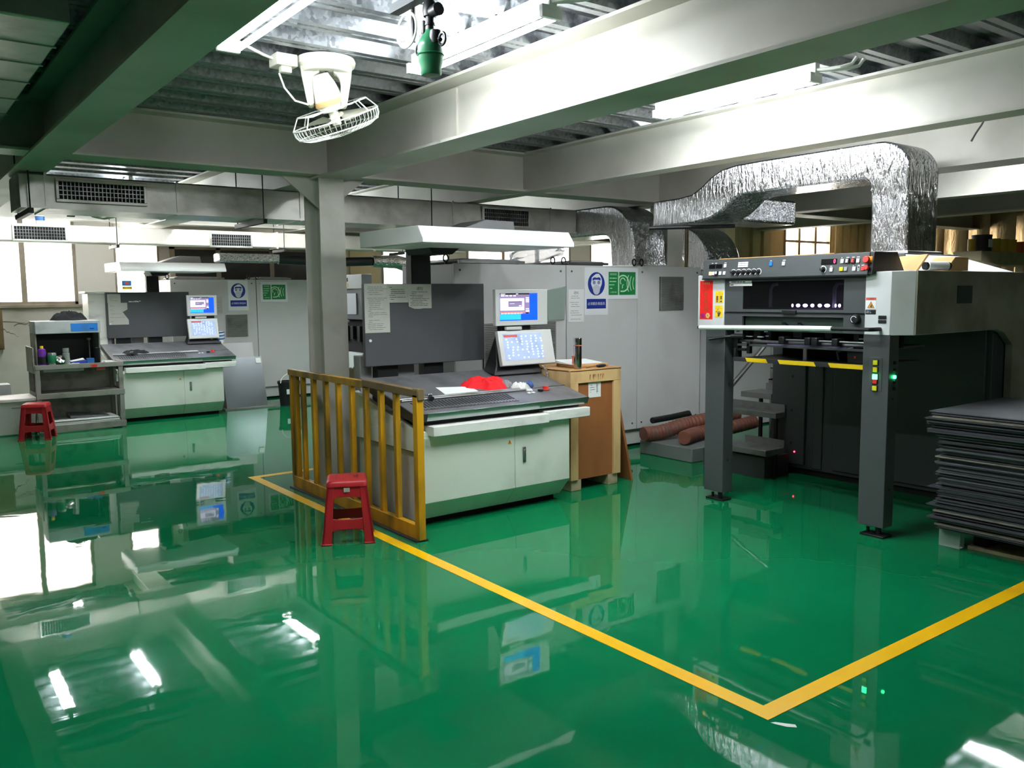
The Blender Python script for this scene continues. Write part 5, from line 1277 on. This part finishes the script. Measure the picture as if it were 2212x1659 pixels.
# exhaust hood carrying the tall foil duct
q=MB(); q.prism([(3.98,2.042),(3.48,2.042),(3.02,1.896),(4.1,1.896)],'x',6.45,7.28); eh=P('exhaust_hood',q,'presswhite',bevel=.004)
q=MB(); q.prism([(3.985,2.048),(3.475,2.048),(3.47,2.02),(4.0,2.02)],'x',6.44,7.29); P('hood_rim',q,'gunmetal',bevel=.002)
# clutter on top of the press
q=MB(); q.hexa([(6.0,3.50,1.896),(6.02,3.16,1.896),(6.05,3.16,1.896),(6.03,3.50,1.896),(6.10,3.50,2.0),(6.14,3.14,2.02),(6.17,3.14,2.02),(6.13,3.50,2.0)]); solo('cardboard_flap',q,M['card'],'bent piece of cardboard standing on the press top','cardboard',smooth=0)
q=MB(); q.prism([(6.2,1.896),(6.55,1.896),(6.55,2.0),(6.35,2.0)],'y',3.04,3.20); solo('cardboard_box',q,M['card'],'low open cardboard box on the press top','box',bevel=.003)
for yy,zz,l in ((3.10,1.93,'front white paper roll in front of the cardboard box on the press'),(3.06,1.93,None)):
    if l:
        q=MB(); q.cyl((6.02,3.08,1.93),(6.18,3.02,1.93),.033,n=18); ro=solo('paper_roll',q,M['paper'],'white paper roll with dark ends on the press top','paper roll')
        q=MB(); q.cyl((6.018,3.081,1.93),(6.0,3.088,1.93),.028,n=16); q.cyl((6.18,3.02,1.93),(6.20,3.012,1.93),.028,n=16); part('roll_core',q,M['black'],ro)

# ------------------------------------------------------------------ pile of grey boards on a pallet
pa=thing('pallet','weathered wooden pallet under the pile of grey boards','pallet',(6.3,2.2,0))
q=MB(); q.box(5.86,6.9,1.5,2.64,.115,.135); part('top_deck',q,M['pallet'],pa,smooth=0)
q=MB(); q.box(5.86,6.9,1.5,2.64,0,.022); part('bottom_board',q,M['pallet'],pa,smooth=0)
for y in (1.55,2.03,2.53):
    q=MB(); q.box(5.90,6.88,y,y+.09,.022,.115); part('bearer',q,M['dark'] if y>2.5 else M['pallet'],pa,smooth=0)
q=MB(); q.box(5.80,5.87,2.665,2.80,0,.20); q.box(5.79,5.80,2.66,2.805,0,.2); solo('corner_block',q,M['film'],'cloudy translucent corner block under the board pile','block',bevel=.004)
R=random.Random(17); z=.137; n=0; mt=['sheet','sheet2','sheet','sheet2','sheet3']
while z<.945:
    th=R.choice((.006,.008,.010,.012,.007))
    big = z>.80
    ox=R.uniform(-.02,.02)-(.045 if big else 0); oy=R.uniform(-.025,.02)+(.05 if big else 0)
    if R.random()<.10: oy+=.05; ox-=.02
    q=MB(); q.box(5.72+ox,6.85+ox,1.6,2.80+oy,z,z+th)
    q.rot((6.3,2.2,z),'Z',R.uniform(-.012,.012))
    m=mt[R.choice((0,0,1,1,1,4) if R.random()<.3 else (0,1,1))]
    if z+th>=.945: m='sheet'
    o=solo('board_sheet',q,M[m],'grey board sheet in the pile on the pallet, worn edges showing','board','grey board sheets piled on the pallet',smooth=0)
    z+=th+(R.choice((.0015,.003,.007)))
    n+=1
# ------------------------------------------------------------------ left corner: trolley, light box and small things
tr=thing('tool_trolley','worn grey steel trolley with shelves beside the far console','trolley',(2.17,12.75,0))
def T(nm,q,m,**k): return part(nm,q,M[m],tr,**k)
y0,y1=12.45,13.05
for x in (1.62,2.625):
    for y in (y0,y1-.05): q=MB(); q.box(x,x+.055,y,y+.05,0,.89); T('leg',q,'shelfsteel',bevel=.003)
for nm,z,h in (('top_tray',.895,.05),('middle_shelf',.52,.06),('bottom_shelf',.09,.075)):
    q=MB(); q.box(1.62,2.69,y0,y1,z-.012,z); q.box(1.62,2.69,y0-.006,y0+.006,z-h,z+.012); q.box(1.62,1.632,y0,y1,z-h,z+.02); q.box(2.668,2.68,y0,y1,z-h,z+.02); T(nm,q,'shelfsteel',bevel=.003)
q=MB(); q.box(1.605,1.62,y0,y1,.80,1.14); T('side_plate',q,'shelfsteel',bevel=.003)
q=MB(); q.box(1.63,2.67,y1-.02,y1,.12,.86); T('back_plate',q,'shelfsteel',smooth=0)
q=MB(); q.box(2.29,2.36,y0-.0075,y0-.006,.855,.885); T('red_tape',q,'posterred',smooth=0)
q=MB(); q.box(2.36,2.47,y0+.05,y0+.06,.80,.85); T('paper_slip',q,'salmon',smooth=0)
q=MB(); q.box(1.72,2.2,y0+.02,y0+.08,.81,.85); T('under_drawer',q,'boxgrey',bevel=.003)
lb_=thing('light_box','grey proof viewing light box with blue label standing on the trolley','light box',(2.05,12.75,.9))
def B(nm,q,m,**k): return part(nm,q,M[m],lb_,**k)
q=MB(); q.box(1.66,2.44,12.5,13.0,1.31,1.475); B('lamp_housing',q,'boxgrey',bevel=.006)
q=MB(); q.box(1.66,1.675,12.55,13.0,.905,1.31); q.box(2.42,2.435,12.55,13.0,.905,1.31); B('side_wall',q,'shelfsteel',smooth=0)
q=MB(); q.box(1.675,2.42,12.98,13.0,.905,1.31); q.box(1.675,2.42,12.55,13.0,.905,.915); B('inner_wall',q,'black',smooth=0)
q=MB(); q.box(2.08,2.405,12.497,12.5,1.335,1.44); B('brand_label',q,'blabel',smooth=0)
q=MB(); lines(q,(0,12.4965,0),XP,ZP,2.30,2.385,1.35,1.38,1,.016,3,0); B('label_lettering',q,'blue',smooth=0)
q=MB(); q.cyl((2.325,12.7,.915),(2.325,12.7,1.2),.008,n=8); q.ball((2.325,12.7,1.22),.028,.02,.02); B('viewer_stalk',q,'shelfsteel')
rag(2.10,12.70,1.478,.21,.13,.12,'cloth_black','crumpled black jacket heaped on the light box','jacket','clothing',31,slope=False)
q=MB(); q.box(1.72,1.90,12.52,12.75,1.4755,1.478); solo('paper_sheet',q,M['paper'],'white paper under the black jacket on the light box','paper',smooth=0)
z=.898
q=MB(); q.lathe((1.72,12.5,z),[(.0,0),(.045,.002),(.045,.12),(.05,.17),(.045,.21),(.02,.225),(.0,.226)],18); o=solo('spray_bottle',q,M['purple'],'purple topped bottle with yellow cap on the trolley','bottle')
q=MB(); q.lathe((1.72,12.5,z),[(.0455,.02),(.0465,.03),(.0465,.115),(.0455,.12)],18); part('bottle_label',q,M['bucket'],o)
q=MB(); q.lathe((1.72,12.5,z+.222),[(.02,0),(.022,.005),(.02,.035),(.0,.036)],14); part('cap',q,M['sticky'],o)
q=MB(); q.lathe((1.835,12.5,z),[(.0,0),(.052,.002),(.054,.15),(.05,.165),(.0,.166)],18); o=solo('tea_canister',q,M['canister'],'silver canister with green band on the trolley','canister')
q=MB(); q.lathe((1.835,12.5,z),[(.0545,.03),(.0555,.035),(.0555,.13),(.0545,.135)],18); part('green_band',q,M['trapgreen'],o)
q=MB(); q.lathe((1.93,12.5,z+.06),[(.0,0),(.02,.004),(.055,.03),(.06,.05),(.05,.06),(.0,.04)],18); q.rot((1.93,12.5,z+.06),'X',1.2); solo('tin_lid',q,M['chrome'],'round shiny tin lid leaning between the canister and the flask','lid')
q=MB(); q.lathe((2.0,12.49,z),[(.0,0),(.045,.002),(.046,.155),(.03,.165),(.04,.17),(.04,.22),(.0,.222)],18); solo('steel_flask',q,M['canister'],'steel flask with dark neck on the trolley','flask')
q=MB(); q.hexa([(2.05,12.52,z),(2.24,12.48,z),(2.24,12.62,z),(2.05,12.62,z),(2.05,12.52,z+.02),(2.24,12.48,z+.045),(2.24,12.62,z+.06),(2.05,12.62,z+.03)]); solo('blue_folder',q,M['bluefile'],'blue folder lying on the trolley in front of the light box','folder',bevel=.003)
q=MB(); q.hexa([(2.06,12.53,z+.03),(2.22,12.50,z+.052),(2.22,12.6,z+.066),(2.06,12.6,z+.04),(2.06,12.53,z+.034),(2.22,12.50,z+.06),(2.22,12.6,z+.075),(2.06,12.6,z+.045)]); solo('paper_sheet',q,M['paper'],'white papers on the blue folder of the trolley','paper',smooth=0)
q=MB(); q.box(2.25,2.34,12.50,12.56,z,z+.07); solo('blue_carton',q,M['cupblue'],'small blue carton beside the blue folder','carton',bevel=.003)
q=MB(); q.lathe((2.385,12.52,z),[(.0,0),(.035,.002),(.037,.20),(.03,.21),(.0,.212)],16); solo('glass_tumbler',q,M['smoked'],'dark glass tumbler at the right end of the trolley','tumbler')
q=MB(); q.box(2.47,2.58,12.5,12.6,z,z+.02); solo('paper_block',q,M['paper'],'white note block at the right end of the trolley','note block',bevel=.003)
q=MB(); q.tube([(2.05+.05*math.cos(i*.7)*(1-.02*i)+.004*i,12.47+.012*math.sin(i*1.1),z+.012+.006*math.sin(i*2)) for i in range(26)],.003,5); solo('coiled_cord',q,M['white_plastic'],'white coiled cord on the trolley front edge','cord')
R=random.Random(2)
for i in range(5):
    q=MB(); a=R.uniform(-.04,.04); q.box(1.75+R.uniform(0,.06),2.6+R.uniform(-.06,.05),12.47+R.uniform(-.02,.01),12.95,.092+.014*i,.092+.014*i+.011); q.rot((2.1,12.7,.1),'Z',a*.4)
    solo('paper_stack',q,M['paper' if i!=3 else 'paperg'],('lowest ream of white paper on the trolley bottom shelf','second ream of white paper on the trolley bottom shelf','middle ream of white paper on the trolley bottom shelf','greyish ream of paper on the trolley bottom shelf','top ream of white paper on the trolley bottom shelf')[i],'paper','paper reams on the trolley bottom shelf',smooth=0)
q=MB(); q.hexa([(2.02,12.6,.163),(2.5,12.55,.163),(2.5,12.9,.163),(2.02,12.9,.163),(2.02,12.6,.20),(2.5,12.55,.175),(2.5,12.9,.19),(2.02,12.9,.22)]); solo('cloth_bundle',q,M['cloth_grey'],'grey cloth bundle on the papers of the trolley bottom shelf','cloth',bevel=.01)
# white bin, blue tray
bn=thing('storage_bin','dirty white plastic bin behind the far red stool','bin',(1.35,12.75,0))
q=MB(); q.hexa([(1.08,12.6,.0),(1.6,12.6,.0),(1.6,13.0,.0),(1.08,13.0,.0),(.96,12.52,.46),(1.62,12.52,.46),(1.62,13.08,.46),(.96,13.08,.46)]); part('bin_body',q,M['bin'],bn,bevel=.02)
q=MB(); q.box(.94,1.64,12.5,13.1,.44,.49); part('rim',q,M['bin'],bn,bevel=.012)
q=MB(); q.box(1.34,1.5,12.535,12.55,.36,.375); part('handle_slot',q,M['shelfsteel'],bn,smooth=0)
q=MB(); q.box(1.0,1.42,13.2,13.5,.45,.62); q.box(1.02,1.40,13.22,13.48,.0,.45); solo('blue_crate',q,M['boxgrey'],'grey blue crate behind the white bin','crate',bevel=.006)
# wall switch box and cracks on the wall
q=MB(); q.box(1.0,1.62,15.50,15.6,.98,1.60); q.box(1.02,1.60,15.49,15.5,1.0,1.58); solo('wall_switch_box',q,M['rust'],'rusty switch box on the wall at the left edge of the photo','switch box',bevel=.004)
q=MB()
R=random.Random(5)
for (x,z,ln,a) in ((1.62,1.42,.5,-.15),(1.62,1.30,.22,-.5),(1.78,1.36,.42,.12)):
    p=[]; 
    for i in range(9): p.append((x+ln*i/8,z+math.tan(a)*ln*i/8+R.uniform(-.02,.02)))
    for i in range(8): q.pl((0,15.597,0),XP,ZP,[(p[i][0],p[i][1]-.016*(1-i/8)),(p[i+1][0],p[i+1][1]-.016*(1-(i+1)/8)),(p[i+1][0],p[i+1][1]+.004),(p[i][0],p[i][1]+.004)])
solo('wall_crack',q,M['crackgrey'],'branching dark crack in the plaster beside the rusty switch box','crack',smooth=0)
# zinc plates leaning by the far console
for i,(x0,x1,y,h,c,l) in enumerate(((4.33,5.0,13.62,1.02,'cab','tall pale zinc plate leaning behind the far console'),(4.36,5.02,13.30,.80,'zinc','shiny zinc plate leaning in front of the pale plate'))):
    q=MB(); q.hexa([(x0,y,.02),(x1,y,.02),(x1,y+.006,.02),(x0,y+.006,.02),(x0,y+.22,h),(x1,y+.22,h),(x1,y+.226,h),(x0,y+.226,h)]); o=solo('zinc_plate',q,M[c],l,'metal plate',smooth=0)
    if i: q=MB(); q.hexa([(4.92,y+.17,.70),(5.0,y+.17,.70),(5.0,y+.19,.70),(4.92,y+.19,.70),(4.92,y+.205,.78),(5.0,y+.205,.78),(5.0,y+.215,.78),(4.92,y+.215,.78)]); part('white_tag',q,M['paper'],o,smooth=0)
q=MB(); q.box(4.3,5.12,13.2,13.9,0,.02); solo('plate_stand',q,M['shelfsteel'],'thin grey base board under the zinc plates','board',smooth=0)
bu=thing('plastic_bucket','black bucket with white label behind the yellow railing','bucket',(5.35,13.2,0))
q=MB(); q.lathe((5.35,13.2,0),[(.0,.0),(.15,.0),(.175,.36),(.185,.36),(.185,.40),(.165,.40),(.16,.36),(.0,.34)],26); part('bucket_body',q,M['bucket'],bu)
q=MB(); q.tube([(5.35-.18*math.cos(math.pi*i/16),13.1,.38+.15*math.sin(math.pi*i/16)) for i in range(17)],.008,8); part('handle',q,M['white_plastic'],bu)
q=MB(); q.box(5.24,5.36,13.03,13.035,.20,.28); part('label_patch',q,M['paper'],bu,smooth=0)
# brown sacks between the consoles
rag(3.62,7.62,0.0,.14,.14,.5,'hose','brown sacking heap behind the column','sack','sack',41,slope=False)
q=MB(); q.box(3.75,4.15,7.75,8.25,0,.86); solo('cardboard_box',q,M['hose'],'brown box behind the column under a mottled bag','box',bevel=.01)
rag(3.95,8.0,.862,.2,.18,.16,'pallet','mottled bag on the cardboard box behind the column','bag','bag',43,slope=False)
# storage rack by the foil wall
rk=thing('storage_rack','cream steel rack in front of the foil insulation holding yellow jars','rack',(13.0,5.2,0))
def K(nm,q,m='rackcream',**k): return part(nm,q,M[m],rk,**k)
q=MB(); q.box(11.1,15.0,5.0,5.35,2.08,2.25); K('shelf_beam',q,bevel=.006)
q=MB(); q.cyl((10.2,4.98,2.16),(11.5,4.97,2.05),.03,n=12); K('cross_pipe',q)
for x in (11.25,12.3,13.4):
    q=MB(); q.box(x,x+.09,5.0,5.1,0,2.08); K('post',q,bevel=.004)
q=MB(); q.tube([(11.6,5.03,2.08),(12.2,5.03,1.5)],.04,6); K('brace',q)
q=MB(); q.box(11.1,15.0,5.0,5.35,1.5,1.55); K('lower_shelf',q,bevel=.004)
for i,(x,m,r,h,l) in enumerate(((11.15,'yjar',.045,.15,'small amber tin at the left end of the rack'),(11.42,'bucket',.12,.21,'black tin with white label on the rack'),(11.7,'yjar',.10,.17,'first yellow tin right of the black tin on the rack'),(11.94,'yjar',.10,.17,'second yellow tin right of the black tin on the rack'),(12.18,'yjar',.10,.17,'third yellow tin right of the black tin on the rack'),(12.45,'ojar',.10,.15,'orange tin with pink label on the rack'),(12.72,'ojar',.10,.15,'rightmost orange tin on the rack'))):
    q=MB(); q.lathe((x,5.15,2.251),[(.0,0),(r,.003),(r,h*.9),(r*1.03,h*.9),(r*1.03,h),(.0,h)],20); o=solo('ink_tin',q,M[m],l,'tin','ink tins on the rack')
    if m=='bucket': q=MB(); q.box(x-.06,x+.04,5.15-r*1.02,5.15-r*.93,2.30,2.40); part('tin_label',q,M['paper'],o,smooth=0)

# ------------------------------------------------------------------ camera, world, view
F=1827.74; YAW,PITCH,ROLL=0.644093755,0.104146556,-0.0100016654
cam=bpy.data.cameras.new('camera'); co=bpy.data.objects.new('camera',cam); COL.objects.link(co)
cam.sensor_fit='HORIZONTAL'; cam.sensor_width=36; cam.lens=36*F/2212; cam.clip_start=.05; cam.clip_end=200
fw=Vector((math.sin(YAW)*math.cos(PITCH),math.cos(YAW)*math.cos(PITCH),-math.sin(PITCH)))
rt=Vector((math.cos(YAW),-math.sin(YAW),0)); up=rt.cross(fw)
r2=math.cos(ROLL)*rt+math.sin(ROLL)*up; u2=-math.sin(ROLL)*rt+math.cos(ROLL)*up
mw=Matrix((( r2.x,u2.x,-fw.x,0),(r2.y,u2.y,-fw.y,0),(r2.z,u2.z,-fw.z,1.75),(0,0,0,1)))
co.matrix_world=mw
SC.camera=co
wd=bpy.data.worlds.new('world'); SC.world=wd; wd.use_nodes=True
wd.node_tree.nodes['Background'].inputs['Color'].default_value=(.8,.85,.9,1); wd.node_tree.nodes['Background'].inputs['Strength'].default_value=.3
SC.view_settings.view_transform='Standard'; SC.view_settings.look='None'; SC.view_settings.gamma=1.0; SC.view_settings.exposure=EXPO; SC.view_settings.use_curve_mapping=False
SC.cycles.use_denoising=True
SC.cycles.max_bounces=10; SC.cycles.diffuse_bounces=5; SC.cycles.glossy_bounces=4; SC.cycles.sample_clamp_indirect=8.0
